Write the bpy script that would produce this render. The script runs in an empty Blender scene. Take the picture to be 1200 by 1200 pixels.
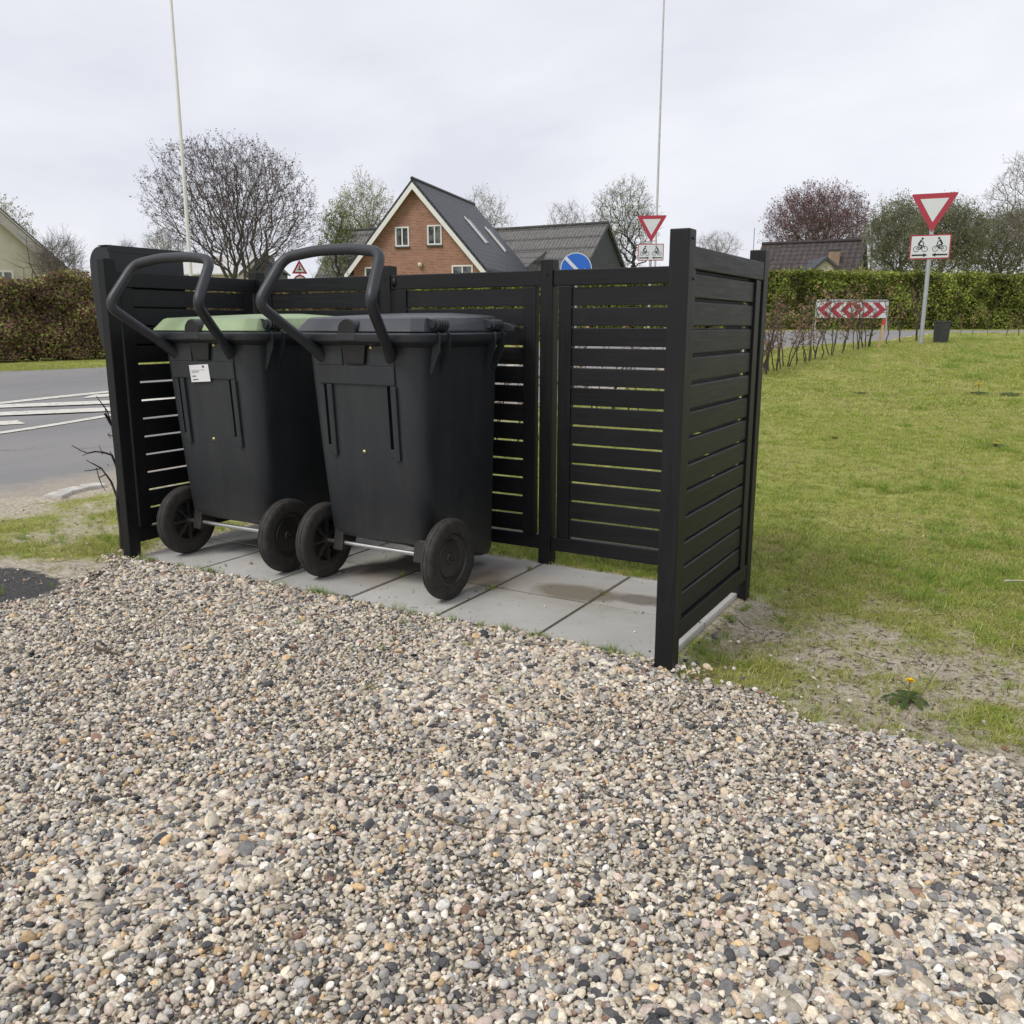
import bpy, bmesh, math, random
import numpy as np
from mathutils import Vector, Matrix
R_=random.Random(7); NR=np.random.RandomState(11)
sc=bpy.context.scene; COL=sc.collection
# ------------------------------------------------------------------ camera
F,PITCH,ROLL,YAW=1030.147,.20974,.00107,.52182
CAM=np.array([4.11684,-3.01818,1.24566])
cy,sy=math.cos(YAW),math.sin(YAW)
FW=np.array([-sy*math.cos(PITCH),cy*math.cos(PITCH),-math.sin(PITCH)])
r0=np.array([cy,sy,0]); u0=np.cross(r0,FW)
RT=math.cos(ROLL)*r0+math.sin(ROLL)*u0; UP=-math.sin(ROLL)*r0+math.cos(ROLL)*u0
HF=np.array([-sy,cy]); HR=np.array([cy,sy])            # horizontal forward / right
cd=bpy.data.cameras.new('camera'); cam=bpy.data.objects.new('camera',cd); COL.objects.link(cam)
m=Matrix(((RT[0],UP[0],-FW[0],CAM[0]),(RT[1],UP[1],-FW[1],CAM[1]),(RT[2],UP[2],-FW[2],CAM[2]),(0,0,0,1)))
cam.matrix_world=m; cd.sensor_width=36; cd.sensor_fit='HORIZONTAL'; cd.lens=F/1200*36; cd.clip_start=.05; cd.clip_end=3000
sc.camera=cam
def ray(u,v): return FW+RT*(u-600)/F+UP*(600-v)/F
def at(u,v,d):
    """world point seen at photo pixel (u,v) at horizontal depth d"""
    r=ray(u,v); t=d/(r[0]*HF[0]+r[1]*HF[1]); return CAM+r*t
def ld(lat,dep): return CAM[:2]+HR*lat+HF*dep
def sstep(a,b,x):
    t=np.clip((x-a)/(b-a),0,1); return t*t*(3-2*t)
def terr(x,y):
    x=np.asarray(x,float); y=np.asarray(y,float)
    dx=x-CAM[0]; dy=y-CAM[1]; lat=dx*HR[0]+dy*HR[1]; dep=dx*HF[0]+dy*HF[1]
    t=lat/np.maximum(dep,4)
    k=np.interp(t,[-.58,-.2,0,.165,.28,.6],[.030,.038,.049,.076,.094,.096])
    zm=np.interp(t,[-.58,0,.28],[.66,.95,1.16])
    s=.6*np.log1p(np.exp(np.clip((dep-5.6)/.6,-30,30)))
    z=k*s; z=zm*(1-np.exp(-(z/zm)**2.2))**(1/2.2)
    z=z*sstep(0,2,dep)
    dip=.045*sstep(3.02,3.16,x)*sstep(-.05,.25,y+.1)*(1-sstep(2.2,4,y))
    und=.012*np.sin(x*2.1+.5)*np.sin(y*1.7)*sstep(1.4,3,y)
    return z-dip+und*0.6-.012
def hit(u,v):
    r=ray(u,v); a=.5
    t=.5
    while t<400:
        p=CAM+r*t
        if p[2]<terr(p[0],p[1]): break
        t*=1.01
    lo,hi=t/1.01,t
    for _ in range(30):
        mid=(lo+hi)/2; p=CAM+r*mid
        if p[2]<terr(p[0],p[1]): hi=mid
        else: lo=mid
    return CAM+r*lo
def depth_of(p): return float((p[0]-CAM[0])*HF[0]+(p[1]-CAM[1])*HF[1])
# ------------------------------------------------------------------ nodes / materials
def new_mat(name):
    m=bpy.data.materials.new(name); m.use_nodes=True; nt=m.node_tree
    return m,nt,nt.nodes['Principled BSDF']
def nd(nt,typ,**kw):
    n=nt.nodes.new(typ)
    for k,v in kw.items():
        if k in n.inputs.keys() if isinstance(k,str) else False: n.inputs[k].default_value=v
        else: setattr(n,k,v)
    return n
def noise(nt,scale,detail=4,rough=.55,vec=None,dist=0):
    n=nt.nodes.new('ShaderNodeTexNoise'); n.inputs['Scale'].default_value=scale; n.inputs['Detail'].default_value=detail
    n.inputs['Roughness'].default_value=rough; n.inputs['Distortion'].default_value=dist
    if vec is not None: nt.links.new(vec,n.inputs['Vector'])
    return n.outputs['Fac']
def ramp(nt,fac,stops,interp='LINEAR'):
    n=nt.nodes.new('ShaderNodeValToRGB'); cr=n.color_ramp; cr.interpolation=interp
    while len(cr.elements)<len(stops): cr.elements.new(.5)
    for e,(p,c) in zip(cr.elements,stops):
        e.position=p; e.color=(*c,1) if len(c)==3 else c
    nt.links.new(fac,n.inputs['Fac']); return n.outputs['Color']
def g(v): return (v,v,v)
def mix(nt,fac,a,b,mode='MIX'):
    n=nt.nodes.new('ShaderNodeMix'); n.data_type='RGBA'; n.blend_type=mode
    for s,i in ((fac,0),(a,6),(b,7)):
        if hasattr(s,'is_output'): nt.links.new(s,n.inputs[i])
        else: n.inputs[i].default_value=s if i==0 else (*s,1) if len(s)==3 else s
    return n.outputs[2]
def math_(nt,op,a,b=None,c=None):
    n=nt.nodes.new('ShaderNodeMath'); n.operation=op
    for s,i in ((a,0),(b,1),(c,2)):
        if s is None: continue
        if hasattr(s,'is_output'): nt.links.new(s,n.inputs[i])
        else: n.inputs[i].default_value=s
    return n.outputs[0]
def coord(nt,kind='Object',scale=None,rot=None):
    n=nt.nodes.new('ShaderNodeTexCoord'); o=n.outputs[kind]
    if scale is not None or rot is not None:
        mp=nt.nodes.new('ShaderNodeMapping'); nt.links.new(o,mp.inputs[0])
        if scale is not None: mp.inputs['Scale'].default_value=scale
        if rot is not None: mp.inputs['Rotation'].default_value=rot
        o=mp.outputs[0]
    return o
def bump(nt,b,h,strength=.3,dist=.01):
    n=nt.nodes.new('ShaderNodeBump'); n.inputs['Strength'].default_value=strength; n.inputs['Distance'].default_value=dist
    nt.links.new(h,n.inputs['Height']); nt.links.new(n.outputs[0],b.inputs['Normal'])
MATS={}
def simple(name,col,rough=.6,metal=0,var=.12,vscale=6,bs=0,bscale=60,spec=.5):
    if name in MATS: return MATS[name]
    m,nt,b=new_mat(name); v=coord(nt)
    f=noise(nt,vscale,5,.6,v)
    lo=tuple(c*(1-var) for c in col); hi=tuple(min(1,c*(1+var)) for c in col)
    nt.links.new(ramp(nt,f,[(.3,lo),(.7,hi)]),b.inputs['Base Color'])
    b.inputs['Roughness'].default_value=rough; b.inputs['Metallic'].default_value=metal; b.inputs['Specular IOR Level'].default_value=spec
    if bs: bump(nt,b,noise(nt,bscale,3,.6,v),bs,.004)
    MATS[name]=m; return m
def attr_mat(name,rough=.6,transl=0.35):
    m,nt,b=new_mat(name); a=nt.nodes.new('ShaderNodeAttribute'); a.attribute_name='Col'
    nt.links.new(a.outputs['Color'],b.inputs['Base Color']); b.inputs['Roughness'].default_value=rough
    b.inputs['Specular IOR Level'].default_value=.25
    if transl:
        t=nt.nodes.new('ShaderNodeBsdfTranslucent'); nt.links.new(a.outputs['Color'],t.inputs['Color'])
        mx=nt.nodes.new('ShaderNodeMixShader'); mx.inputs[0].default_value=transl
        nt.links.new(b.outputs[0],mx.inputs[1]); nt.links.new(t.outputs[0],mx.inputs[2])
        nt.links.new(mx.outputs[0],nt.nodes['Material Output'].inputs['Surface'])
    MATS[name]=m; return m
M_leaf=attr_mat('leaf'); 
def wood_paint(name,axis):
    m,nt,b=new_mat(name)
    sc_={'x':(1.2,26,26),'y':(26,1.2,26),'z':(26,26,1.2)}[axis]
    v=coord(nt,'Object',sc_); f=noise(nt,3.2,6,.65,v,.5)
    big=noise(nt,2.2,4,.6,coord(nt))
    c=ramp(nt,big,[(.3,(.0068,.0075,.0092)),(.7,(.0115,.0122,.0140))])
    c=mix(nt,.35,c,ramp(nt,f,[(.35,(.004,.004,.005)),(.7,(.018,.0185,.019))]))
    dirt=ramp(nt,noise(nt,9,6,.7,coord(nt)),[(.58,g(0)),(.8,g(1))])
    c=mix(nt,math_(nt,'MULTIPLY',dirt,.22),c,(.035,.033,.026))
    ge=nt.nodes.new('ShaderNodeNewGeometry'); c=mix(nt,1.0,c,ramp(nt,ge.outputs['Random Per Island'],[(0,g(.72)),(1,g(1.35))]),'MULTIPLY')
    nt.links.new(c,b.inputs['Base Color'])
    nt.links.new(ramp(nt,f,[(.3,g(.42)),(.7,g(.58))]),b.inputs['Roughness'])
    b.inputs['Specular IOR Level'].default_value=.30; bump(nt,b,f,.35,.0015); MATS[name]=m; return m
WX,WY,WZ=wood_paint('painted_wood_x','x'),wood_paint('painted_wood_y','y'),wood_paint('painted_wood_z','z')
def plastic(name,col,rough=.5,dust=.18):
    m,nt,b=new_mat(name); v=coord(nt)
    st=coord(nt,'Object',(9,9,1.1)); s=noise(nt,2.2,5,.65,st)
    c=ramp(nt,noise(nt,3,5,.6,v),[(.3,tuple(x*.88 for x in col)),(.7,tuple(x*1.12 for x in col))])
    d=math_(nt,'MULTIPLY',ramp(nt,s,[(.45,g(0)),(.8,g(1))]),dust)
    c=mix(nt,d,c,(.07,.068,.06))
    s1=ramp(nt,noise(nt,5,3,.6,coord(nt,'Object',(30,30,2.2),(.25,.5,.2))),[(.68,g(0)),(.72,g(1))]); s2=ramp(nt,noise(nt,2.1,4,.6,v),[(.5,g(0)),(.66,g(1))])
    c=mix(nt,math_(nt,'MULTIPLY',math_(nt,'MULTIPLY',s1,s2),.35),c,tuple(min(1,q*2.6+.03) for q in col))
    sep=nt.nodes.new('ShaderNodeSeparateXYZ'); nt.links.new(v,sep.inputs[0]); lowz=ramp(nt,math_(nt,'ADD',sep.outputs[2],math_(nt,'MULTIPLY',math_(nt,'SUBTRACT',noise(nt,9,6,.7,v),.5),.35)),[(.10,g(1)),(.42,g(0))])
    if name in('bin_plastic','black_plastic'): c=mix(nt,math_(nt,'MULTIPLY',lowz,.30),c,(.10,.088,.068))
    nt.links.new(c,b.inputs['Base Color'])
    nt.links.new(ramp(nt,noise(nt,7,5,.6,v),[(.3,g(rough-.07)),(.7,g(rough+.1))]),b.inputs['Roughness'])
    bump(nt,b,noise(nt,420,2,.5,v),.16,.0008); MATS[name]=m; return m
P_body=plastic('bin_plastic',(.0200,.0240,.0295),.44,.24); P_lidg=plastic('lid_green_plastic',(.30,.39,.22),.42,.12)
P_lidd=plastic('lid_grey_plastic',(.048,.051,.058),.36,.22); P_dark=plastic('black_plastic',(.007,.0075,.009),.42,.1)
P_hand=plastic('handle_plastic',(.022,.025,.031),.43,.10)
# ------------------------------------------------------------------ mesh builder
class MB:
    def __init__(s): s.v=[]; s.f=[]; s.smooth=[]
    def add(s,vs,fs,smooth=False):
        o=len(s.v); s.v+= [tuple(map(float,p)) for p in vs]; s.f+=[tuple(i+o for i in f) for f in fs]; s.smooth+=[smooth]*len(fs); return s
    def box(s,a,b,M=None):
        x0,y0,z0=a; x1,y1,z1=b
        vs=[(x0,y0,z0),(x1,y0,z0),(x1,y1,z0),(x0,y1,z0),(x0,y0,z1),(x1,y0,z1),(x1,y1,z1),(x0,y1,z1)]
        if M is not None: vs=[tuple(M@Vector(p)) for p in vs]
        return s.add(vs,[(0,3,2,1),(4,5,6,7),(0,1,5,4),(1,2,6,5),(2,3,7,6),(3,0,4,7)])
    def prism(s,poly,fn,d0,d1,smooth=False):
        """poly 2D ccw list; fn(a,b,d)->xyz"""
        n=len(poly); vs=[fn(a,b,d0) for a,b in poly]+[fn(a,b,d1) for a,b in poly]
        fs=[tuple(range(n))[::-1],tuple(range(n,2*n))]+[(i,(i+1)%n,(i+1)%n+n,i+n) for i in range(n)]
        return s.add(vs,fs,smooth)
    def tube(s,path,r,n=12,caps=True,smooth=True):
        P=[Vector(p) for p in path]; rs=r if hasattr(r,'__len__') else [r]*len(P)
        vs=[];fs=[]; up=None
        for i,p in enumerate(P):
            t=((P[min(i+1,len(P)-1)]-P[max(i-1,0)])).normalized()
            if up is None: up=t.orthogonal().normalized()
            up=(up-t*up.dot(t)).normalized(); w=t.cross(up)
            for k in range(n):
                a=2*math.pi*k/n; vs.append(p+(up*math.cos(a)+w*math.sin(a))*rs[i])
        for i in range(len(P)-1):
            for k in range(n):
                fs.append((i*n+k,i*n+(k+1)%n,(i+1)*n+(k+1)%n,(i+1)*n+k))
        s.add(vs,fs,smooth)
        if caps: s.add(vs[:n],[tuple(range(n))[::-1]]); s.add(vs[-n:],[tuple(range(n))])
        return s
    def lathe(s,prof,c,axis='x',n=40,smooth=True,closed=False):
        """prof [(r,h)]; axis direction h"""
        vs=[];fs=[];m=len(prof)
        for k in range(n):
            a=2*math.pi*k/n; ca,sa=math.cos(a),math.sin(a)
            for r,h in prof:
                p={'x':(h,r*ca,r*sa),'y':(r*ca,h,r*sa),'z':(r*ca,r*sa,h)}[axis]; vs.append((c[0]+p[0],c[1]+p[1],c[2]+p[2]))
        for k in range(n):
            k2=(k+1)%n
            for i in range(m if closed else m-1):
                j=(i+1)%m; fs.append((k*m+i,k2*m+i,k2*m+j,k*m+j))
        return s.add(vs,fs,smooth)
    def mesh(s,name,bevel=0,seg=2,uv=False,autosmooth=False,weld=False):
        me=bpy.data.meshes.new(name); me.from_pydata(s.v,[],s.f)
        for p,sm in zip(me.polygons,s.smooth): p.use_smooth=sm
        bm=bmesh.new(); bm.from_mesh(me)
        if weld: bmesh.ops.remove_doubles(bm,verts=bm.verts,dist=1e-5)
        bmesh.ops.recalc_face_normals(bm,faces=bm.faces)
        if bevel:
            es=[e for e in bm.edges if len(e.link_faces)==2 and e.calc_face_angle(0)>.4]
            bmesh.ops.bevel(bm,geom=es,offset=bevel,segments=seg,profile=.6,affect='EDGES',clamp_overlap=True)
        bm.to_mesh(me); bm.free()
        if uv: autouv(me)
        me.update(); return me
def autouv(me):
    l=me.uv_layers.new(name='UVMap')
    for p in me.polygons:
        n=p.normal; t=Vector((0,0,1)).cross(n)
        t=t.normalized() if t.length>1e-3 else Vector((1,0,0)); b=n.cross(t)
        for li in p.loop_indices:
            co=me.vertices[me.loops[li].vertex_index].co; l.data[li].uv=(co.dot(t),co.dot(b))
def obj(name,me,mat=None,parent=None,label=None):
    o=bpy.data.objects.new(name,me); COL.objects.link(o)
    if mat is not None:
        me.materials.clear()
        me.materials.append(mat)
    if parent is not None: o.parent=parent
    if label: o['label']=label
    return o
def tag(o,label,cat,group=None,kind=None):
    if label: o['label']=label
    if cat: o['category']=cat
    if group: o['group']=group
    if kind: o['kind']=kind
    return o
def thing(name,label,cat,loc=(0,0,0),rz=0,group=None):
    o=bpy.data.objects.new(name,None); COL.objects.link(o); o.location=tuple(map(float,loc)); o.rotation_euler=(0,0,rz)
    o.empty_display_size=.1; return tag(o,label,cat,group)
def dup(root,loc,rz=0,scale=1,label=None):
    r=root.copy(); COL.objects.link(r); r.location=tuple(map(float,loc)); r.rotation_euler=(0,0,rz); r.scale=(scale,)*3
    if label: r['label']=label
    for ch in list(root.children):
        c=ch.copy(); COL.objects.link(c); c.parent=r
        for gch in ch.children:
            d=gch.copy(); COL.objects.link(d); d.parent=c
    return r
def quads_mesh(name,V,C,nv=4):
    """V (N*nv,3) verts of N separate faces, C (N,3) face colours"""
    N=len(V)//nv; me=bpy.data.meshes.new(name)
    me.vertices.add(N*nv); me.vertices.foreach_set('co',np.asarray(V,np.float32).ravel())
    me.loops.add(N*nv); me.loops.foreach_set('vertex_index',np.arange(N*nv,dtype=np.int32))
    me.polygons.add(N); me.polygons.foreach_set('loop_start',np.arange(0,N*nv,nv,dtype=np.int32))
    me.update(calc_edges=True)
    a=me.attributes.new('Col','FLOAT_COLOR','FACE'); c=np.ones((N,4),np.float32); c[:,:3]=C
    a.data.foreach_set('color',c.ravel()); return me
def leaf_quads(P,size,nrm=None,spread=1.0,rs=NR,aspect=.6):
    """pointed leaf quads at P, sizes array; normals random or biased"""
    N=len(P); n=rs.normal(size=(N,3))
    if nrm is not None: n=n*spread+nrm
    n/=np.linalg.norm(n,axis=1)[:,None]+1e-9
    a=np.cross(n,rs.normal(size=(N,3))); a/=np.linalg.norm(a,axis=1)[:,None]+1e-9; b=np.cross(n,a)
    s=np.broadcast_to(np.asarray(size),(N,))[:,None]
    V=np.stack([P-a*s*.5,P+b*s*.5*aspect-a*s*.02+n*s*.08,P+a*s*.55,P-b*s*.5*aspect-a*s*.02+n*s*.08],1)
    return V.reshape(-1,3)
def pal(N,cols,w=None,rs=NR,jit=.18):
    c=np.array(cols)[rs.choice(len(cols),N,p=w)]
    return np.clip(c*(1+rs.uniform(-jit,jit,(N,1)))*(1+rs.uniform(-.05,.05,(N,3))),0,1)
# ------------------------------------------------------------------ world & light
W=bpy.data.worlds.new('World'); sc.world=W; W.use_nodes=True; nt=W.node_tree; bg=nt.nodes['Background']
SUN_EL,SUN_AZ=math.radians(48),math.radians(200)      # azimuth measured clockwise from +Y
sky=nt.nodes.new('ShaderNodeTexSky'); sky.sky_type='NISHITA'; sky.sun_disc=False; sky.sun_elevation=SUN_EL; sky.sun_rotation=SUN_AZ
v=coord(nt,'Generated',(1,1,2.6)); f=noise(nt,1.5,5,.5,v,.3); f2=noise(nt,4.2,5,.55,v,.2)
cl=ramp(nt,f,[(.33,(5.0,5.25,6.1)),(.5,(6.5,6.6,7.15)),(.68,(7.7,7.75,8.1))])
cl2=ramp(nt,f2,[(.35,(6.0,6.1,6.7)),(.65,(7.7,7.75,8.1))])
cl=mix(nt,.35,cl,cl2)
c=mix(nt,.93,sky.outputs[0],cl); nt.links.new(c,bg.inputs[0]); bg.inputs[1].default_value=.093
sl=bpy.data.lights.new('sun','SUN'); sl.energy=1.5; sl.angle=math.radians(22); sl.color=(1,.96,.9)
so=bpy.data.objects.new('sun',sl); COL.objects.link(so)
sd=Vector((math.sin(SUN_AZ)*math.cos(SUN_EL),math.cos(SUN_AZ)*math.cos(SUN_EL),math.sin(SUN_EL)))
so.rotation_euler=sd.to_track_quat('Z','Y').to_euler(); so.location=(0,0,30)
vs_=sc.view_settings; vs_.view_transform='Standard'; vs_.look='None'; vs_.exposure=0.46; vs_.gamma=1
# ------------------------------------------------------------------ ground
def soil_nodes(nt):
    v=coord(nt)
    c=ramp(nt,noise(nt,38,8,.75,v),[(.32,(.15,.12,.085)),(.47,(.46,.40,.31)),(.68,(.72,.66,.55))])
    c=mix(nt,math_(nt,'MULTIPLY',ramp(nt,noise(nt,3.5,5,.6,v),[(.35,g(0)),(.7,g(1))]),.35),c,(.33,.28,.21))
    return v,c
m,nt,b=new_mat('lawn_soil'); v,c=soil_nodes(nt)
at_=nt.nodes.new('ShaderNodeAttribute'); at_.attribute_name='grass'
gc=ramp(nt,noise(nt,30,8,.8,v),[(.33,(.07,.085,.018)),(.5,(.26,.30,.06)),(.66,(.56,.54,.20))])
gc=mix(nt,.45,gc,ramp(nt,noise(nt,1.1,4,.6,v),[(.35,(.20,.245,.045)),(.65,(.36,.345,.12))]))
th=math_(nt,'SUBTRACT',at_.outputs['Fac'],math_(nt,'MULTIPLY',noise(nt,9,8,.75,v),.9))
fc=ramp(nt,math_(nt,'MULTIPLY_ADD',th,3.0,.6),[(.1,g(0)),(.9,g(1))])
cc_=mix(nt,fc,c,gc)
ad_=nt.nodes.new('ShaderNodeAttribute'); ad_.attribute_name='dark'
dk=ramp(nt,math_(nt,'MULTIPLY_ADD',math_(nt,'SUBTRACT',ad_.outputs['Fac'],math_(nt,'MULTIPLY',noise(nt,16,9,.85,v),1.1)),6.0,.6),[(.1,g(0)),(.9,g(1))])
cc_=mix(nt,dk,cc_,ramp(nt,noise(nt,150,6,.85,v),[(.3,(.028,.028,.030)),(.52,(.075,.073,.073)),(.68,(.30,.28,.25))]))
nt.links.new(cc_,b.inputs['Base Color']); b.inputs['Roughness'].default_value=.95; b.inputs['Specular IOR Level'].default_value=.15
bump(nt,b,noise(nt,45,7,.8,v),.9,.014); M_lawn=m
def pip(P,poly):
    x,y=P[:,0],P[:,1]; ins=np.zeros(len(P),bool); n=len(poly)
    for i in range(n):
        x1,y1=poly[i]; x2,y2=poly[(i+1)%n]
        c=((y1>y)!=(y2>y)); 
        with np.errstate(divide='ignore',invalid='ignore'): xi=(x2-x1)*(y-y1)/(y2-y1+1e-12)+x1
        ins^=c&(x<xi)
    return ins
def pdist(P,poly,closed=True):
    d=np.full(len(P),1e9); n=len(poly)
    for i in range(n if closed else n-1):
        a=np.array(poly[i]); bb=np.array(poly[(i+1)%n]); ab=bb-a; t=np.clip(((P-a)@ab)/(ab@ab+1e-12),0,1)
        d=np.minimum(d,np.linalg.norm(P-a-t[:,None]*ab,axis=1))
    return d
def fnoise(P,s,seed=0):
    """cheap smooth value noise"""
    q=P*s+seed*17.3; i=np.floor(q).astype(int); f=q-i; f=f*f*(3-2*f)
    def h(a,b): return np.modf(np.abs(np.sin(a*127.1+b*311.7+seed*74.7)*43758.5453))[0]
    a=h(i[:,0],i[:,1]);b_=h(i[:,0]+1,i[:,1]);c_=h(i[:,0],i[:,1]+1);d_=h(i[:,0]+1,i[:,1]+1)
    return (a*(1-f[:,0])+b_*f[:,0])*(1-f[:,1])+(c_*(1-f[:,0])+d_*f[:,0])*f[:,1]
near_px=[(-260,620),(0,592),(62,586),(100,578),(200,560),(400,522),(600,485),(770,446),(890,411),(960,405),(1040,400),(1090,390.5),(1200,389.5),(1330,389)]
far_px=[(-260,448),(0,432),(115,425),(250,416),(400,408),(600,397),(730,391),(890,387),(1040,386),(1200,385.7),(1330,385.5)]
nearE=[tuple(hit(u,v)[:2]) for u,v in near_px]
def far_at(u,v,d): return tuple(at(u,v,d)[:2])
farE=[far_at(u,v,np.interp(u,[-260,0,600,1200,1330],[15.5,17.6,21.6,26,27.5])) for u,v in far_px]
roadpoly=nearE+farE[::-1]
# gravel area
def h2(u,v): return tuple(float(q) for q in hit(u,v)[:2])
grav=[h2(-330,800),h2(-120,745),h2(0,714),h2(45,706),h2(78,694),h2(110,680),h2(146,668),(.0,-.05),(1.0,-.04),(2,-.05),(3.0,-.07),(3.09,-.12),(3.34,-.19),(3.65,-.29),(4.02,-.31),(4.3,-.42),(5.2,-.7),(6.5,-1.1),(6.5,-4.5),(-1.2,-4.5)]
asph=[h2(-260,675),h2(-60,664),h2(0,664),h2(42,667),h2(78,680),h2(76,690),h2(45,702),h2(0,711),h2(-120,742),h2(-260,775)]
def grass_density(P):
    """0 bare .. 1 lawn"""
    x,y=P[:,0],P[:,1]; n1=fnoise(P,1.3,1)*.6+fnoise(P,3.7,2)*.4
    edge=sstep(.75,2.05,y+(n1-.5)*.9+(fnoise(P,7,19)-.5)*.9)
    right=np.where(x>3.0,edge,1.0)
    sparse=.20+.62*sstep(.40,.66,fnoise(P,2.3,5)*.5+fnoise(P,6.1,8)*.3+fnoise(P,15,18)*.2)
    d=np.where(x>3.0,np.maximum(sparse*.72,.27)*(1-right)+right*(.74+.26*n1),0)
    back=.62+.3*n1; d=np.where((x<=3.0)&(y>1.0),back,d)
    left=(x<0.0)&(y>-.6)
    dl=.36+.40*sstep(.35,.68,fnoise(P,2.9,3)*.5+fnoise(P,8,33)*.3+fnoise(P,19,34)*.2)
    d=np.where(left,dl*sstep(-1.95,-1.2,x+.35*n1+.25*(y-.3))*sstep(-.5,.0,y-(x+.3)*.1+.2*n1),d)
    dx=x-CAM[0]; dy=y-CAM[1]; far=(dx*HF[0]+dy*HF[1])>13; d=np.where(far|(x<-5),.98,d)
    return np.clip(d,0,1)
xs=np.unique(np.concatenate([np.linspace(-300,-14,14),np.arange(-14,-3,.5),np.arange(-3,7,.1),np.arange(7,22,.5),np.linspace(22,300,14)]))
ys=np.unique(np.concatenate([np.linspace(-120,-6,7),np.arange(-6,5,.1),np.arange(5,30,.3),np.linspace(30,600,24)]))
GX,GY=np.meshgrid(xs,ys); gp=np.stack([GX.ravel(),GY.ravel()],1)
def grid_mesh(name,V,nx,ny):
    me=bpy.data.meshes.new(name); i=np.arange((ny-1)*(nx-1)); r=i//(nx-1); c=i%(nx-1); a=r*nx+c
    Fc=np.stack([a,a+1,a+nx+1,a+nx],1)
    me.vertices.add(len(V)); me.vertices.foreach_set('co',V.astype(np.float32).ravel())
    me.loops.add(Fc.size); me.loops.foreach_set('vertex_index',Fc.astype(np.int32).ravel())
    me.polygons.add(len(Fc)); me.polygons.foreach_set('loop_start',np.arange(0,Fc.size,4,dtype=np.int32)); me.update(calc_edges=True)
    me.polygons.foreach_set('use_smooth',np.ones(len(Fc),bool)); return me
gz=terr(gp[:,0],gp[:,1])
me=grid_mesh('ground',np.c_[gp,gz],len(xs),len(ys))
a=me.attributes.new('grass','FLOAT','POINT')
gd=grass_density(gp); dr=depth_of
gd=np.where(pip(gp,roadpoly),.2,gd); gd=np.where(pdist(gp,nearE,False)<.12,gd*.5,gd)
a.data.foreach_set('value',gd.astype(np.float32))
dk_=np.where(pip(gp,asph),1,-1)*pdist(gp,asph); a=me.attributes.new('dark','FLOAT','POINT'); a.data.foreach_set('value',(sstep(-.12,.14,dk_)).astype(np.float32))
tag(obj('ground',me,M_lawn),'patchy lawn and bare sandy soil',None,kind='structure')
# road
def strip(name,A,B,n,mat,dz,sub=10):
    def res(L,n):
        L=np.array(L); d=np.r_[0,np.cumsum(np.linalg.norm(np.diff(L,axis=0),axis=1))]; t=np.linspace(0,d[-1],n)
        return np.c_[np.interp(t,d,L[:,0]),np.interp(t,d,L[:,1])]
    a=res(A,n); b=res(B,n); V=[]
    for k in range(sub+1):
        p=a+(b-a)*k/sub; V.append(np.c_[p,terr(p[:,0],p[:,1])+dz])
    return obj(name,grid_mesh(name,np.concatenate(V),n,sub+1),mat)
m,nt,b=new_mat('asphalt'); v=coord(nt)
c=ramp(nt,noise(nt,180,4,.8,v),[(.3,(.13,.128,.130)),(.5,(.215,.208,.205)),(.75,(.34,.325,.31))])
c=mix(nt,.5,c,ramp(nt,noise(nt,.55,6,.6,coord(nt,'Object',(1,.35,1))),[(.3,(.135,.133,.136)),(.7,(.27,.262,.255))]))
vo=nt.nodes.new('ShaderNodeTexVoronoi'); vo.feature='DISTANCE_TO_EDGE'; vo.inputs['Scale'].default_value=.55; mv=nt.nodes.new('ShaderNodeVectorMath'); mv.operation='ADD'; nt.links.new(v,mv.inputs[0]); nn_=nt.nodes.new('ShaderNodeTexNoise'); nn_.inputs['Scale'].default_value=2.5; nn_.inputs['Detail'].default_value=6; nt.links.new(v,nn_.inputs['Vector']); nt.links.new(nn_.outputs['Color'],mv.inputs[1]); nt.links.new(mv.outputs[0],vo.inputs['Vector'])
ck=ramp(nt,vo.outputs['Distance'],[(.0,g(1)),(.012,g(0))]); c=mix(nt,math_(nt,'MULTIPLY',ck,math_(nt,'MULTIPLY',ramp(nt,noise(nt,.8,3,.5,v),[(.48,g(0)),(.58,g(1))]),.7)),c,(.05,.048,.046))
ad_=nt.nodes.new('ShaderNodeAttribute'); ad_.attribute_name='dust'
du=ramp(nt,math_(nt,'MULTIPLY_ADD',math_(nt,'SUBTRACT',ad_.outputs['Fac'],noise(nt,4.5,8,.8,v)),2.5,.55),[(.1,g(0)),(.95,g(1))])
c=mix(nt,math_(nt,'MULTIPLY',du,.85),c,ramp(nt,noise(nt,40,6,.8,v),[(.3,(.22,.18,.135)),(.7,(.46,.41,.33))]))
nt.links.new(c,b.inputs['Base Color']); b.inputs['Roughness'].default_value=.85; bump(nt,b,noise(nt,220,3,.7,v),.5,.004); M_asph=m
nE=np.array(nearE); fE=np.array(farE)
M_road=M_asph
def jag(E):
    E=np.array(E); d=np.r_[0,np.cumsum(np.linalg.norm(np.diff(E,axis=0),axis=1))]; t=np.linspace(0,d[-1],260); Q=np.c_[np.interp(t,d,E[:,0]),np.interp(t,d,E[:,1])]
    return Q+ (fnoise(Q,3.1,31)-.5)[:,None]*np.array([.10,-.14])+(fnoise(Q,11,32)-.5)[:,None]*np.array([.03,-.05])
ro_=strip('road',jag(nearE),farE,300,M_road,.0045,64); ro_['kind']='structure'
for i_ in range(300): ro_.data.vertices[i_].co.z-=.02
rv=np.zeros(len(ro_.data.vertices)*3,np.float32); ro_.data.vertices.foreach_get('co',rv); rv=rv.reshape(-1,3)[:,:2].astype(float)
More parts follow.
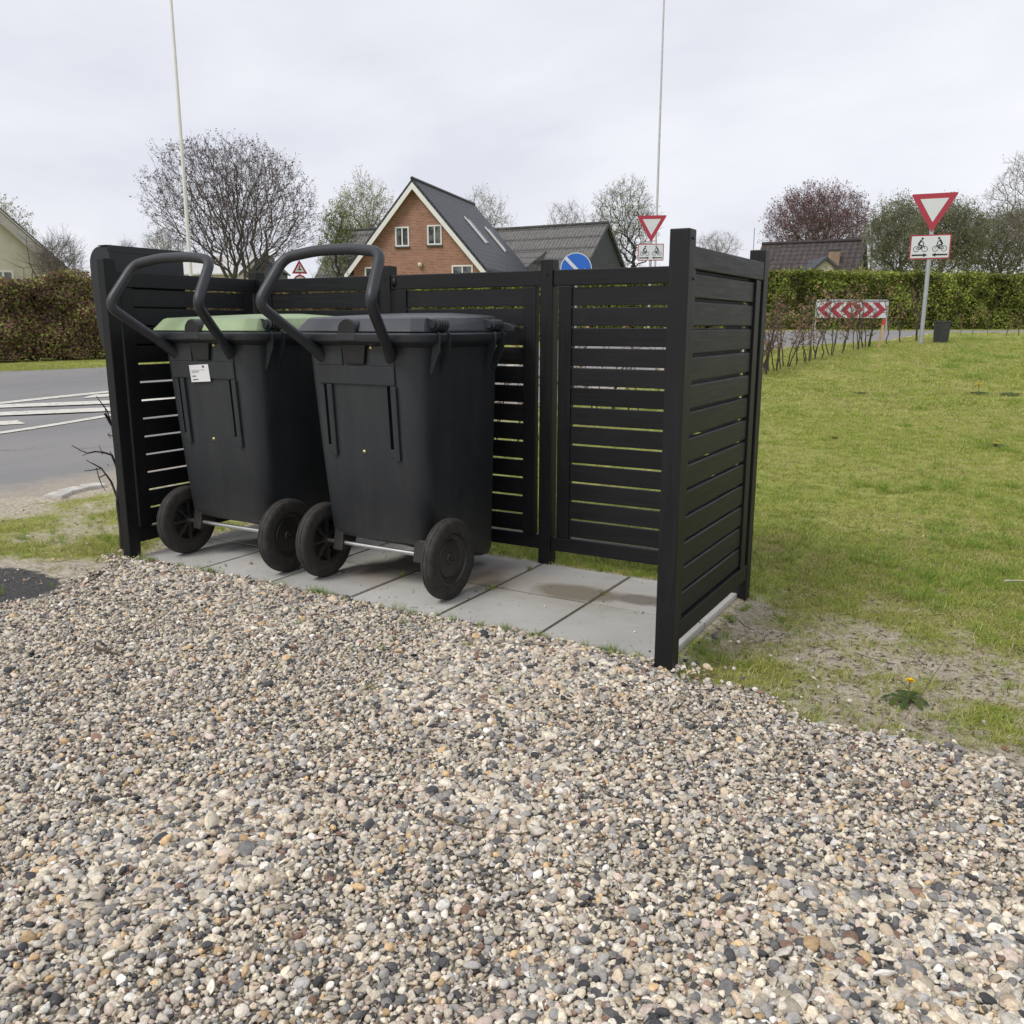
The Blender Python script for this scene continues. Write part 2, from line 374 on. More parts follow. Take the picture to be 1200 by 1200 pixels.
dn=pdist(rv,nearE,False); a=ro_.data.attributes.new('dust','FLOAT','POINT'); a.data.foreach_set('value',((1-sstep(0,1.5,dn))*(.35+.9*np.clip(1-(rv[:,0]+6)/4,0,1)*0+.45*(rv[:,0]<0))).astype(np.float32))
m,nt,b=new_mat('road_paint'); v=coord(nt)
c=ramp(nt,noise(nt,14,7,.75,v),[(.36,(.24,.235,.225)),(.44,(.56,.54,.48)),(.7,(.74,.71,.63))]); nt.links.new(c,b.inputs['Base Color']); b.inputs['Roughness'].default_value=.7; M_paint=m
mb=MB()
def ground_quad(pts,dz=.012,n=14):
    P=[hit(*q) for q in pts]; A=[np.array(P[0][:2]),np.array(P[1][:2])]; B=[np.array(P[3][:2]),np.array(P[2][:2])]
    vs=[]
    for i in range(n+1):
        for L in (A,B):
            p=L[0]+(L[1]-L[0])*i/n; vs.append((p[0],p[1],float(terr(p[0],p[1]))+dz))
    mb.add(vs,[(2*i,2*i+2,2*i+3,2*i+1) for i in range(n)])
ground_quad([(-240,495.2),(128,458.8),(128,460.8),(-240,497.6)]); ground_quad([(128,458.8),(420,430),(420,431.6),(128,460.8)])
ground_quad([(-240,541.5),(128,486.6),(128,489),(-240,544.8)]); ground_quad([(128,486.6),(420,443),(420,445),(128,489)])
for q in ([(97,467.5),(110,463.2),(300,453),(240,458)],[(-45,480.5),(-20,475.8),(205,467),(180,472.0)],[(-130,493.4),(-100,488.2),(200,475.2),(170,481)],[(-240,514),(-200,506),(20,493.6),(30,497.5)],[(185,470),(205,466.5),(330,452),(310,456)]): ground_quad(q)
o=obj('road_markings',mb.mesh('road_markings'),M_paint); tag(o,'white hatched road markings on the grey asphalt',None,kind='structure')
# far verge in front of the hedge is ground; sandy shoulder + asphalt patch
m,nt,b=new_mat('old_asphalt'); v=coord(nt)
c=ramp(nt,noise(nt,120,5,.8,v),[(.3,(.025,.025,.027)),(.55,(.075,.073,.073)),(.75,(.22,.20,.18))]); nt.links.new(c,b.inputs['Base Color']); b.inputs['Roughness'].default_value=.9; bump(nt,b,noise(nt,150,3,.7,v),1,.008); M_old=m
m,nt,b=new_mat('sandy_soil'); v,c=soil_nodes(nt); nt.links.new(mix(nt,.3,c,(.42,.37,.31)),b.inputs['Base Color']); b.inputs['Roughness'].default_value=.95; bump(nt,b,noise(nt,60,6,.75,v),.8,.012); M_sand=m
def patch(name,poly,mat,dz,wob=.05,n=10):
    out=[]
    for i in range(len(poly)):
        a,bb=np.array(poly[i]),np.array(poly[(i+1)%len(poly)])
        for k in range(n):
            p=a+(bb-a)*k/n; nn=np.array([bb[1]-a[1],a[0]-bb[0]]); nn/=np.linalg.norm(nn)+1e-9
            p=p+nn*(fnoise(p[None],7,4)[0]-.5)*2*wob; out.append(p)
    mb=MB(); c=np.mean(out,0); vs=[(p[0],p[1],float(terr(*p))+dz) for p in out]+[(c[0],c[1],float(terr(*c))+dz)]
    N=len(out); mb.add(vs,[(i,(i+1)%N,N) for i in range(N)]); return obj(name,mb.mesh(name),mat)
# gravel base
m,nt,b=new_mat('gravel_bed'); v=coord(nt)
c=ramp(nt,noise(nt,90,6,.8,v),[(.3,(.13,.115,.09)),(.55,(.34,.30,.24)),(.8,(.55,.50,.42))]); nt.links.new(c,b.inputs['Base Color']); b.inputs['Roughness'].default_value=.95; bump(nt,b,noise(nt,90,4,.7,v),1,.01); M_bed=m
mb=MB(); gg=grav; cpt=(2.0,-2.2)
mb.add([(x,y,.0) for x,y in gg]+[(*cpt,.0)],[(i,(i+1)%len(gg),len(gg)) for i in range(len(gg))])
obj('gravel_bed',mb.mesh('gravel_bed'),M_bed)['kind']='structure'
# ------------------------------------------------------------------ scatter (stuff)
def scatter(name,P,rot,scl,idx,coll,label,cat,kind='stuff'):
    me=bpy.data.meshes.new(name); me.vertices.add(len(P)); me.vertices.foreach_set('co',P.astype(np.float32).ravel())
    for nme,arr in (('rot',rot),('scl',scl)):
        a=me.attributes.new(nme,'FLOAT_VECTOR','POINT'); a.data.foreach_set('vector',arr.astype(np.float32).ravel())
    a=me.attributes.new('idx','INT','POINT'); a.data.foreach_set('value',idx.astype(np.int32))
    o=bpy.data.objects.new(name,me); COL.objects.link(o); tag(o,label,cat,kind=kind)
    ng=bpy.data.node_groups.new(name+'_scatter','GeometryNodeTree')
    ng.interface.new_socket('Geometry',in_out='INPUT',socket_type='NodeSocketGeometry'); ng.interface.new_socket('Geometry',in_out='OUTPUT',socket_type='NodeSocketGeometry')
    gi=ng.nodes.new('NodeGroupInput'); go=ng.nodes.new('NodeGroupOutput'); ip=ng.nodes.new('GeometryNodeInstanceOnPoints'); ci=ng.nodes.new('GeometryNodeCollectionInfo')
    ci.inputs['Collection'].default_value=coll; ci.inputs['Separate Children'].default_value=True; ci.inputs['Reset Children'].default_value=True
    ip.inputs['Pick Instance'].default_value=True
    def na(nm,t):
        n=ng.nodes.new('GeometryNodeInputNamedAttribute'); n.data_type=t; n.inputs['Name'].default_value=nm; return n.outputs['Attribute']
    L=ng.links.new; L(gi.outputs[0],ip.inputs['Points']); L(ci.outputs[0],ip.inputs['Instance']); L(na('idx','INT'),ip.inputs['Instance Index'])
    L(na('rot','FLOAT_VECTOR'),ip.inputs['Rotation']); L(na('scl','FLOAT_VECTOR'),ip.inputs['Scale']); L(ip.outputs[0],go.inputs[0])
    md=o.modifiers.new('scatter','NODES'); md.node_group=ng; return o
def src(name,meshes,mat):
    c=bpy.data.collections.new(name)
    for i,me in enumerate(meshes):
        me.materials.append(mat); ob=bpy.data.objects.new(name+'_%02d'%i,me); c.objects.link(ob)
    return c
# pebble shapes
m,nt,b=new_mat('pebble'); oi=nt.nodes.new('ShaderNodeObjectInfo'); rnd=oi.outputs['Random']
stops=[(0,(.72,.66,.55)),(.085,(.075,.074,.078)),(.145,(.53,.46,.35)),(.31,(.31,.295,.27)),(.41,(.68,.59,.44)),(.55,(.155,.15,.148)),(.61,(.66,.59,.48)),(.71,(.56,.44,.30)),(.79,(.42,.40,.375)),(.87,(.58,.46,.38)),(.93,(.60,.40,.19)),(.955,(.82,.79,.72)),(.98,(.28,.16,.11))]
c=ramp(nt,rnd,stops,'CONSTANT'); v=coord(nt,'Object')
ad=nt.nodes.new('ShaderNodeVectorMath'); ad.operation='ADD'; nt.links.new(v,ad.inputs[0]); cb=nt.nodes.new('ShaderNodeCombineXYZ'); nt.links.new(math_(nt,'MULTIPLY',rnd,97.),cb.inputs[0]); nt.links.new(cb.outputs[0],ad.inputs[1])
f=noise(nt,2.2,5,.65,ad.outputs[0]); c=mix(nt,.8,c,ramp(nt,f,[(.3,g(.60)),(.7,g(1.3))]),'MULTIPLY')
j=math_(nt,'MULTIPLY_ADD',math_(nt,'FRACT',math_(nt,'MULTIPLY',rnd,61.7)),.6,.7); hs=nt.nodes.new('ShaderNodeHueSaturation'); nt.links.new(j,hs.inputs['Value']); nt.links.new(c,hs.inputs['Color']); hs.inputs['Saturation'].default_value=.9
nt.links.new(hs.outputs[0],b.inputs['Base Color']); b.inputs['Roughness'].default_value=.75; b.inputs['Specular IOR Level'].default_value=.35; bump(nt,b,f,.3,.1); M_peb=m
pm=[]
for k in range(14):
    rr=np.random.RandomState(100+k); bm=bmesh.new()
    if k<6:
        bmesh.ops.create_icosphere(bm,subdivisions=3,radius=1)
        D=rr.normal(size=(6,3)); D/=np.linalg.norm(D,axis=1)[:,None]; am=rr.uniform(.05,.22,6)
        for vv in bm.verts:
            p=np.array(vv.co); s=1+sum(a_*math.sin(3*(p@d_)+i) for i,(a_,d_) in enumerate(zip(am,D)))*.55
            for d_ in D[:4]:
                h_=(p*s)@d_
                if h_>.74: s*=.74/h_*.5+.5
            vv.co=Vector(p*s)
    else:
        pts=rr.normal(size=(15,3)); pts/=np.linalg.norm(pts,axis=1)[:,None]
        for p in pts: bm.verts.new(p)
        r=bmesh.ops.convex_hull(bm,input=bm.verts); 
        bmesh.ops.bevel(bm,geom=bm.edges[:],offset=.12,segments=2,profile=.5,affect='EDGES')
    a1,a2=rr.uniform(.62,1.,2); sc3=Vector((1,a1,rr.uniform(.42,.75)))
    for vv in bm.verts: vv.co=Vector((vv.co.x*sc3.x,vv.co.y*sc3.y,vv.co.z*sc3.z))
    for fc_ in bm.faces: fc_.smooth=True
    me=bpy.data.meshes.new('pebble'); bm.to_mesh(me); bm.free(); pm.append(me)
CP=src('pebble_shapes',pm,M_peb)
def pebbles():
    Ps=[];Ss=[]
    for layer,(step,z0) in enumerate(((.0118,.0005),(.0128,.0065),(.026,.012))):
        X,Y=np.meshgrid(np.arange(-1.6,5.4,step),np.arange(-3.0,.35,step)); P=np.stack([X.ravel(),Y.ravel()],1)+NR.uniform(-.5,.5,(X.size,2))*step*1.1
        dx=P-CAM[:2]; lat=dx@HR; dep=dx@HF
        P=P[(dep>.9)&(np.abs(lat)<dep*.66+.35)]
        ins=pip(P,grav); dd=pdist(P,grav); sd_=np.where(ins,dd,-dd)+(fnoise(P,5,6)-.5)*.16
        # keep clear of the slabs
        onslab=(P[:,0]>-.01)&(P[:,0]<3.06)&(P[:,1]>-.018)
        onp=pip(P,asph); 
        pr=sstep(-.12,.07,sd_)*(1-.80*onp)*(1-onslab); pr=np.maximum(pr,.004*(sd_>-.5)*(1-onslab))
        pr*=np.where(layer==1,.85,1)
        if layer==2: pr*=.32
        P=P[NR.rand(len(P))<pr]; S=np.clip(NR.lognormal(math.log(.0081),.40,len(P)),.0036,.020)
        S*=.82+.36*sstep(.3,.7,fnoise(P,1.9,51)); S*=np.where((NR.rand(len(P))<.010)&(pip(P,grav)&(pdist(P,grav)>.15)),1.6,1)
        if layer==2: S*=1.1
        Ps.append(np.c_[P,terr(P[:,0],P[:,1])*0+z0+NR.uniform(0,.004,len(P))]); Ss.append(S)
    P=np.concatenate(Ps); S=np.concatenate(Ss); N=len(P)
    rot=np.c_[NR.normal(0,.38,N),NR.normal(0,.38,N),NR.uniform(0,6.28,N)]; print('pebbles',N)
    return scatter('gravel',P,rot,np.repeat(S[:,None],3,1)*NR.uniform(.82,1.18,(N,3))*np.c_[np.ones(N),np.ones(N),np.where(S>.015,.65,1)],NR.randint(0,14,N),CP,'loose mixed pebbles of the gravel drive','gravel')
pebbles()
# small stones and chips on the bare ground and road edge
def chips():
    N=14000; P=np.c_[NR.uniform(-4,5.6,N),NR.uniform(-.6,5,N)]
    keep=(~((P[:,0]>-.02)&(P[:,0]<3.07)&(P[:,1]>-.02)&(P[:,1]<1.02)))&(~pip(P,grav))
    gdn=grass_density(P); keep&=NR.rand(N)<(1-gdn)**2.2*.5+.5*pip(P,asph); rp=pip(P,roadpoly); keep&=(~rp)|(NR.rand(N)<.10)
    P=P[keep]; st_=np.c_[NR.uniform(0.1,3.0,110),NR.beta(1,3.2,110)]; P=np.r_[P,st_]; N=len(P); S=np.clip(NR.lognormal(math.log(.0036),.5,N),.0018,.013)
    scatter('small_stones',np.c_[P,terr(P[:,0],P[:,1])+np.where(pip(P,roadpoly),.009,.002)+np.where((P[:,0]>-.01)&(P[:,0]<3.06)&(P[:,1]>-.01)&(P[:,1]<1.01),.012,0)],np.c_[NR.normal(0,.4,(N,2)),NR.uniform(0,6,N)],np.repeat(S[:,None],3,1),NR.randint(0,14,N),CP,'scattered small stones on bare sandy soil','stones')
chips()
m,nt,b=new_mat('debris'); oi=nt.nodes.new('ShaderNodeObjectInfo'); nt.links.new(ramp(nt,oi.outputs['Random'],[(0,(.06,.042,.03)),(.35,(.13,.095,.06)),(.6,(.26,.20,.13)),(.8,(.42,.36,.26)),(.93,(.20,.10,.05))],'CONSTANT'),b.inputs['Base Color']); b.inputs['Roughness'].default_value=.85
fm=[]
for k in range(8):
    rr=np.random.RandomState(300+k); mb=MB(); n=5+k%3
    if k<5:
        pts=[((1+.35*rr.normal())*math.cos(2*math.pi*i/n),(.5+.12*rr.normal())*math.sin(2*math.pi*i/n)) for i in range(n)]
        cur=rr.uniform(-.25,.25); mb.prism(pts,lambda a,b_,d:(a,b_,d+cur*a*a),.0,.14)
    else: mb.tube([(-2.6,0,0),(-.8,rr.uniform(-.4,.4),.1),(.9,rr.uniform(-.5,.5),.15),(2.4,rr.uniform(-.3,.3),.05)],[.16,.14,.12,.07],5)
    fm.append(mb.mesh('flake'))
CD=src('debris_shapes',fm,m)
def debris():
    N=56000; P=np.c_[NR.uniform(-1.8,8,N),NR.uniform(-.7,9,N)]; P[:26000]=np.c_[NR.uniform(2.9,5.6,26000),NR.uniform(-.7,3.2,26000)]; 
    dx=P-CAM[:2]; dep=dx@HF; keep=NR.rand(N)<np.clip(1.2-dep/11,.08,1)
    keep&=(~((P[:,0]>-.02)&(P[:,0]<3.07)&(P[:,1]>-.02)&(P[:,1]<1.02)))|(NR.rand(N)<.06); keep&=(~pip(P,roadpoly))|(NR.rand(N)<.1); keep&=(~pip(P,grav))|(NR.rand(N)<.35)
    P=P[keep]; N=len(P); S=np.clip(NR.lognormal(math.log(.0042),.5,N),.0018,.013); gz_=np.where(pip(P,grav),.02,terr(P[:,0],P[:,1])+.003); gz_=np.where((P[:,0]>-.02)&(P[:,0]<3.07)&(P[:,1]>-.02)&(P[:,1]<1.02),.002,gz_)
    scatter('plant_debris',np.c_[P,gz_],np.c_[NR.normal(0,.25,(N,2)),NR.uniform(0,6,N)],np.repeat(S[:,None],3,1),NR.randint(0,8,N),CD,'dry leaf bits and bark crumbs on soil and lawn','debris')
debris()
# grass tufts
def tuft(seed,n,h,rad,lean,cols,w=.0022):
    rr=np.random.RandomState(seed); V=[];C=[]
    for i in range(n):
        a=rr.uniform(0,6.28); r=rad*math.sqrt(rr.rand()); bx,by=r*math.cos(a),r*math.sin(a); hh=h*rr.uniform(.45,1.15)
        d=rr.normal(size=2)*lean+np.array([math.cos(a),math.sin(a)])*lean*.6; ww=w*rr.uniform(.7,1.3); t=rr.uniform(0,3.14); wx,wy=math.cos(t)*ww/2,math.sin(t)*ww/2
        p0=np.array([bx,by,-.004]); p1=p0+np.array([d[0]*hh*.35,d[1]*hh*.35,hh*.6]); p2=p0+np.array([d[0]*hh*1.1,d[1]*hh*1.1,hh*.92])
        wv=np.array([wx,wy,0]); col=np.array(cols[rr.randint(len(cols))])*rr.uniform(.75,1.25)
        V+=[p0-wv,p0+wv,p1+wv*.85,p1-wv*.85, p1-wv*.85,p1+wv*.85,p2+wv*.1,p2-wv*.1]; C+=[col,col]
    return quads_mesh('tuft',np.array(V),np.array(C))
GC=[(.27,.38,.045),(.38,.46,.07),(.15,.23,.03),(.48,.50,.12),(.66,.60,.28)]
GD=[(.46,.39,.20),(.54,.46,.28),(.35,.31,.12)]
GF=[(.18,.31,.04),(.22,.36,.06),(.15,.25,.035)]
tm=[tuft(i,34,.030,.045,.55,GC+([GD[i%3]] if i%2 else [])) for i in range(6)]+[tuft(20+i,20,.022,.04,.9,GD+GC[3:]) for i in range(3)]+[tuft(40+i,40,.062,.035,.45,GF+[GC[3]]) for i in range(3)]
CG=src('tuft_shapes',tm,M_leaf)
def lawn():
    out=[]
    for (d0,d1,dens) in ((2.4,5.2,1500),(5.2,9,700),(9,19,210),(19,30,45)):
        area_lat=d1*.72; N=int((d1-d0)*2*area_lat*dens)
        lat=NR.uniform(-area_lat,area_lat,N); dep=NR.uniform(d0,d1,N); P=CAM[:2]+lat[:,None]*HR+dep[:,None]*HF
        m_=np.abs(lat)<dep*.63+.4; P=P[m_]; dep=dep[m_]
        bad=pip(P,roadpoly)|(pip(P,grav)&(pdist(P,grav)>.03))|((P[:,0]>-.02)&(P[:,0]<3.07)&(P[:,1]>-.03)&(P[:,1]<1.03))|pip(P,asph)
        gdn=grass_density(P); n2=fnoise(P,9,9)*.6+fnoise(P,22,10)*.4
        keep=(~bad)&(NR.rand(len(P))<np.clip((gdn-n2*.62)*1.6+.12+.10*(n2>.5),0,1))
        P=P[keep]; out.append(np.c_[P,dep[keep],gdn[keep]])
    A=np.concatenate(out); P=A[:,:2]; N=len(P); dep=A[:,2]; idx=NR.randint(0,6,N)
    dry=fnoise(P,1.7,12)*.6+fnoise(P,6,13)*.4; idx=np.where(NR.rand(N)<np.clip((dry-.25)*1.6,0.12,.8),6+NR.randint(0,3,N),idx)
    idx=np.where((P[:,0]<0)&(P[:,1]<1.6)&(NR.rand(N)<.6),6+NR.randint(0,3,N),idx); lush=(P[:,0]>3)&(fnoise(P,3.1,14)>.74)&(NR.rand(N)<.14); idx=np.where(lush,9+NR.randint(0,3,N),idx)
    S=NR.uniform(.6,1.15,N)*np.where(dep>9,1.35,1); S=np.where(A[:,3]<.5,S*.75,S); print('tufts',N)
    scatter('grass',np.c_[P,terr(P[:,0],P[:,1])],np.c_[NR.normal(0,.1,(N,2)),NR.uniform(0,6.28,N)],np.c_[S*np.where(dep>9,1.6,1),S*np.where(dep>9,1.6,1),S],idx,CG,'short patchy lawn grass with dry blades','grass')
    q=16000; Pq=np.c_[NR.uniform(3.08,5.8,q),NR.uniform(-.6,2.4,q)]; cl=fnoise(Pq,4.3,41)*.45+fnoise(Pq,13,42)*.35+fnoise(Pq,31,43)*.2
    kq=(~pip(Pq,grav))&(NR.rand(q)<sstep(.44,.70,cl)*.70+.05); Pq=Pq[kq]; q=len(Pq); Sq=NR.uniform(.3,.9,q)
    scatter('sparse_grass',np.c_[Pq,terr(Pq[:,0],Pq[:,1])],np.c_[NR.normal(0,.15,(q,2)),NR.uniform(0,6.28,q)],np.c_[Sq,Sq,Sq],np.where(NR.rand(q)<.25,6+NR.randint(0,3,q),NR.randint(0,6,q)),CG,'sparse thin grass on the bare sandy patch by the screen','grass')
    q=2600; dq=NR.uniform(3,15,q); Pq=CAM[:2]+(NR.uniform(-.1,.62,q)*dq)[:,None]*HR+dq[:,None]*HF; kq=(~pip(Pq,roadpoly))&(~pip(Pq,grav))&((Pq[:,0]>3.15)|(Pq[:,1]>1.1))&(NR.rand(q)<sstep(.5,.8,fnoise(Pq,2.1,71)*.6+fnoise(Pq,7,72)*.4)*.9+.06); Pq=Pq[kq]; q=len(Pq); Sq=NR.uniform(.5,1.0,q)
    scatter('lawn_weeds',np.c_[Pq,terr(Pq[:,0],Pq[:,1])],np.c_[NR.normal(0,.15,(q,2)),NR.uniform(0,6.28,q)],np.c_[Sq*1.5,Sq*1.5,Sq*.8],9+NR.randint(0,3,q),CG,'darker coarse clumps standing in the lawn','grass')
    # blades along slab edges / gravel weeds
    E=[]
    for _ in range(230):
        t=R_.random(); t=t if R_.random()<.4 else R_.choice([.05,.2,.36,.44,.6,.78,.83,.93])+R_.gauss(0,.012); E.append((min(3.0,max(0,t*3.05)),-.02-abs(R_.gauss(0,.02)),.0) if R_.random()<.45 else (R_.uniform(-.2,3.1),1.03+abs(R_.gauss(0,.05)),0))
    for _ in range(12): E.append((R_.choice([.5,1,1.5,2,2.5])+R_.gauss(0,.004),R_.uniform(0,1),.0))
    for _ in range(60): E.append((3.07+abs(R_.gauss(0,.04)),R_.uniform(-.05,1.1),-.045))
    for _ in range(16): E.append((R_.uniform(0,4.2),-R_.uniform(.05,.9),.0))
    for _ in range(110): E.append((R_.uniform(-1.1,-.02),R_.uniform(-.1,.9),.0))
    E=np.array(E); n=len(E); S=NR.uniform(.35,.95,n)
    scatter('weeds',E,np.c_[NR.normal(0,.1,(n,2)),NR.uniform(0,6.28,n)],np.c_[S*.55,S*.55,S],9+NR.randint(0,3,n),CG,'thin green grass blades along the paving edge','grass')
lawn()
# ------------------------------------------------------------------ paving
m,nt,b=new_mat('concrete_slab'); v=coord(nt)
c=ramp(nt,noise(nt,210,5,.7,v),[(.3,(.41,.405,.385)),(.7,(.55,.543,.52))])
c=mix(nt,.55,c,ramp(nt,noise(nt,2.3,7,.6,v),[(.3,(.38,.37,.345)),(.7,(.55,.543,.52))]))
br=nt.nodes.new('ShaderNodeAttribute'); br.attribute_name='tone'; c=mix(nt,.9,c,br.outputs['Color'],'MULTIPLY')
def stain(cx,cy,rx,ry,soft=.35):
    mp=nt.nodes.new('ShaderNodeMapping'); mp.vector_type='POINT'; nt.links.new(coord(nt),mp.inputs[0]); mp.inputs['Location'].default_value=(-cx/rx,-cy/ry,0); mp.inputs['Scale'].default_value=(1/rx,1/ry,0)
    ln=nt.nodes.new('ShaderNodeVectorMath'); ln.operation='LENGTH'; nt.links.new(mp.outputs[0],ln.inputs[0])
    d=math_(nt,'ADD',ln.outputs['Value'],math_(nt,'MULTIPLY',math_(nt,'SUBTRACT',noise(nt,5,5,.6,v),.5),.9))
    return ramp(nt,d,[(1-soft,g(1)),(1,g(0))])
c=mix(nt,math_(nt,'MULTIPLY',stain(2.38,.62,.26,.13),.75),c,(.14,.115,.075)); c=mix(nt,math_(nt,'MULTIPLY',stain(2.68,.66,.13,.1),.75),c,(.12,.105,.08))
c=mix(nt,math_(nt,'MULTIPLY',stain(1.85,.62,.26,.36,.8),.8),c,(.20,.15,.10)); c=mix(nt,math_(nt,'MULTIPLY',stain(1.35,.45,.32,.34,.9),.75),c,(.20,.155,.11))
c=mix(nt,math_(nt,'MULTIPLY',stain(2.3,.56,.5,.3,.5),.18),c,(.24,.19,.11))
gr_=ramp(nt,noise(nt,1.7,9,.72,v),[(.50,g(0)),(.72,g(1))]); c=mix(nt,math_(nt,'MULTIPLY',gr_,.45),c,(.20,.18,.14))
sp_=ramp(nt,noise(nt,75,3,.6,v),[(.66,g(0)),(.72,g(1))]); c=mix(nt,math_(nt,'MULTIPLY',sp_,.4),c,(.12,.11,.10))
nt.links.new(c,b.inputs['Base Color']); b.inputs['Roughness'].default_value=.85; bump(nt,b,noise(nt,160,5,.7,v),.35,.003); M_slab=m
bmv=bmesh.new(); tl=bmv.loops.layers.float_color.new('tone')
for j_ in range(2):
    for i in range(6):
        x0,x1=.5*i,.5*(i+1) if i<5 else 3.055; y0,y1=.5*j_,.5*(j_+1); gp_=.0065
        r=bmesh.ops.create_cube(bmv,size=1); vs=r['verts']; zt=R_.uniform(-.0015,.0015)
        for vv in vs:
            vv.co=Vector(((x0+gp_ if vv.co.x<0 else x1-gp_),(y0+gp_ if vv.co.y<0 else y1-gp_),(-.06 if vv.co.z<0 else zt)))
        t=R_.uniform(.88,1.06)
        for fc_ in {f for vv in vs for f in vv.link_faces}:
            for lp in fc_.loops: lp[tl]=(t,t,t*R_.uniform(.985,1),1)
es=[e for e in bmv.edges]; bmesh.ops.bevel(bmv,geom=es,offset=.003,segments=2,affect='EDGES')
me=bpy.data.meshes.new('pavement'); bmv.to_mesh(me); bmv.free(); tag(obj('pavement',me,M_slab),'grey concrete slabs under the bins',None,kind='structure')
# joint filling (sandy soil) just under slab top
mb=MB(); mb.box((.01,.01,-.05),(3.045,.99,-.004)); obj('joint_sand',mb.mesh('joint_sand'),simple('joint_soil',(.10,.085,.055),.95,0,.4,60))['kind']='structure'
# kerb stone at the road edge
mb=MB(); pts=[hit(u,v)[:2] for u,v in ((62,585),(75,579),(97,573.5),(122,569.5))]; 
for a_,b_ in zip(pts[:-1],pts[1:]):
    d=np.array(b_)-a_; L=np.linalg.norm(d); ang=math.atan2(d[1],d[0]); Mx=Matrix.Translation((a_[0],a_[1],float(terr(*a_))))@Matrix.Rotation(ang,4,'Z'); mb.box((.006,-.07,-.1),(L-.006,.07,.03),Mx)
o=obj('kerb_stones',mb.mesh('kerb_stones',.012),simple('kerb_concrete',(.50,.48,.44),.85,0,.25,12,.5,80)); tag(o,'pale worn concrete kerb between road and grass',None,kind='structure')
# ------------------------------------------------------------------ bin screen
T=thing('bin_screen','black slatted wooden screen around the two wheeled bins, open at the front','screen',(1.5,.5,0))
OX,OY=1.5,.5
def fpart(name,mb,mat,bevel=.003,label=None):
    mb.v=[(a-OX,b-OY,c) for a,b,c in mb.v]; return obj(name,mb.mesh(name,bevel,2),mat,T,label)
PW=.035
posts=[(-.02,-.01,1.575),(-.03,1.04,1.56),(.985,1.04,1.565),(2.0,1.04,1.565),(3.055,1.02,1.568),(3.08,-.065,1.56)]
for i,(x,y,h) in enumerate(posts):
    pw_=.029 if i==0 else PW; x=x+.008 if i==0 else x
    mb=MB().box((x-pw_,y-PW,-.12),(x+pw_,y+PW,h)); fpart('post',mb,WZ,.004)
def panel(a,b_,alongx,off,flat=False):
    """a,b_: start/end of clear opening along the axis; off: other coordinate of the centre plane"""
    def B(mb,s0,s1,t0,t1,z0,z1):
        if alongx: mb.box((s0,off+t0,z0),(s1,off+t1,z1))
        else: mb.box((off+t0,s0,z0),(off+t1,s1,z1))
    mat=WX if alongx else WY
    mb=MB(); B(mb,a+.001,b_-.001,-.0225,.0225,1.437,1.514); fpart('top_rail',mb,mat,.004)
    mb=MB(); B(mb,a+.001,b_-.001,-.0225,.0225,.073,.148); fpart('bottom_rail',mb,mat,.004)
    s0,s1=a+.03,b_-.03
    sl=MB(); zz=.148
    gap=.0095; n=13; hgt=(1.437-.148-gap*(n+1))/n
    for k in range(n):
        z0=.148+gap+k*(hgt+gap); j=R_.uniform(-.0015,.0015)
        oo=1 if (alongx or off>1) else -1; t_,z1_=.011,z0+hgt; pr_=[(-t_*oo+j,z0),(t_*oo+j,z0+.003),(t_*oo+j,z1_-.005),((t_-.006)*oo+j,z1_),(-t_*oo+j,z1_)]
        if oo<0: pr_=pr_[::-1]
        sl.prism(pr_,(lambda a,b,d:(d,off+a,b)) if alongx else (lambda a,b,d:(off+a,d,b)),s0+.070,s1-.070)
    pn=fpart('slat_panel',sl,mat,.0028)
    for (q0,q1) in ((s0,s0+.072),(s1-.072,s1)):
        mb=MB(); B(mb,q0,q1,-.020,.020,.150,1.435); fpart('stile',mb,WZ,.003)
panel(-.03+PW,.985-PW,True,1.035); panel(.985+PW,2.0-PW,True,1.035); panel(2.0+PW,3.055-PW,True,1.035)
panel(-.01+PW,1.04-PW,False,-.025); panel(-.065+PW,1.02-PW,False,3.065)
mb=MB(); mb.lathe([(0,0),(.017,0),(.017,.004),(0,.004)],(0,0,0),'y',20); mb.v=[(a*.8+1.045,1.0105-b,c*1.5+1.475) for a,b,c in mb.v]; fpart('plate',mb,simple('dark_steel',(.03,.03,.033),.35,.8),0)
for (x,y,z) in ((3.117,-.065,1.53),(2.008,1.003,1.49),(3.117,-.045,1.40),(.985,1.003,1.49),(2.0,1.003,.11),(3.116,.985+.035,1.53)):
    mb=MB(); mb.lathe([(0,.003),(.005,.003),(.006,0)],(x,y,z),'x' if x>3.1 else 'y',12); fpart('screw',mb,MATS['dark_steel'],0)
# mailbox on the outside of the left panel
Tm=thing('mailbox','tall anthracite metal mailbox with rounded top fixed outside the left end of the slatted screen','mailbox',(-.13,.28,1.08))
prof=[(-.055,1.645),(-.052,1.12),(-.06,1.10),(-.12,1.10),(-.19,1.14),(-.212,1.30),(-.222,1.54)]
for k in range(1,8):
    a=math.pi*k/14; prof.append((-.132-.09*math.cos(a),1.555+.09*math.sin(a)))
mb=MB(); mb.prism([(x+.13,z-1.08) for x,z in prof],lambda a,b,d:(a,d,b),.045-.28,.515-.28); M_mail=simple('mailbox_metal',(.016,.018,.023),.42,.2,.1,5)
obj('housing',mb.mesh('housing',.004),M_mail,Tm)
mb=MB(); mb.box((.0755,.035-.28,.535),(.0785,.525-.28,.5675)); mb.box((.0,.035-.28,.5655),(.075,.525-.28,.569)); obj('lid',mb.mesh('lid',.001),M_mail,Tm)
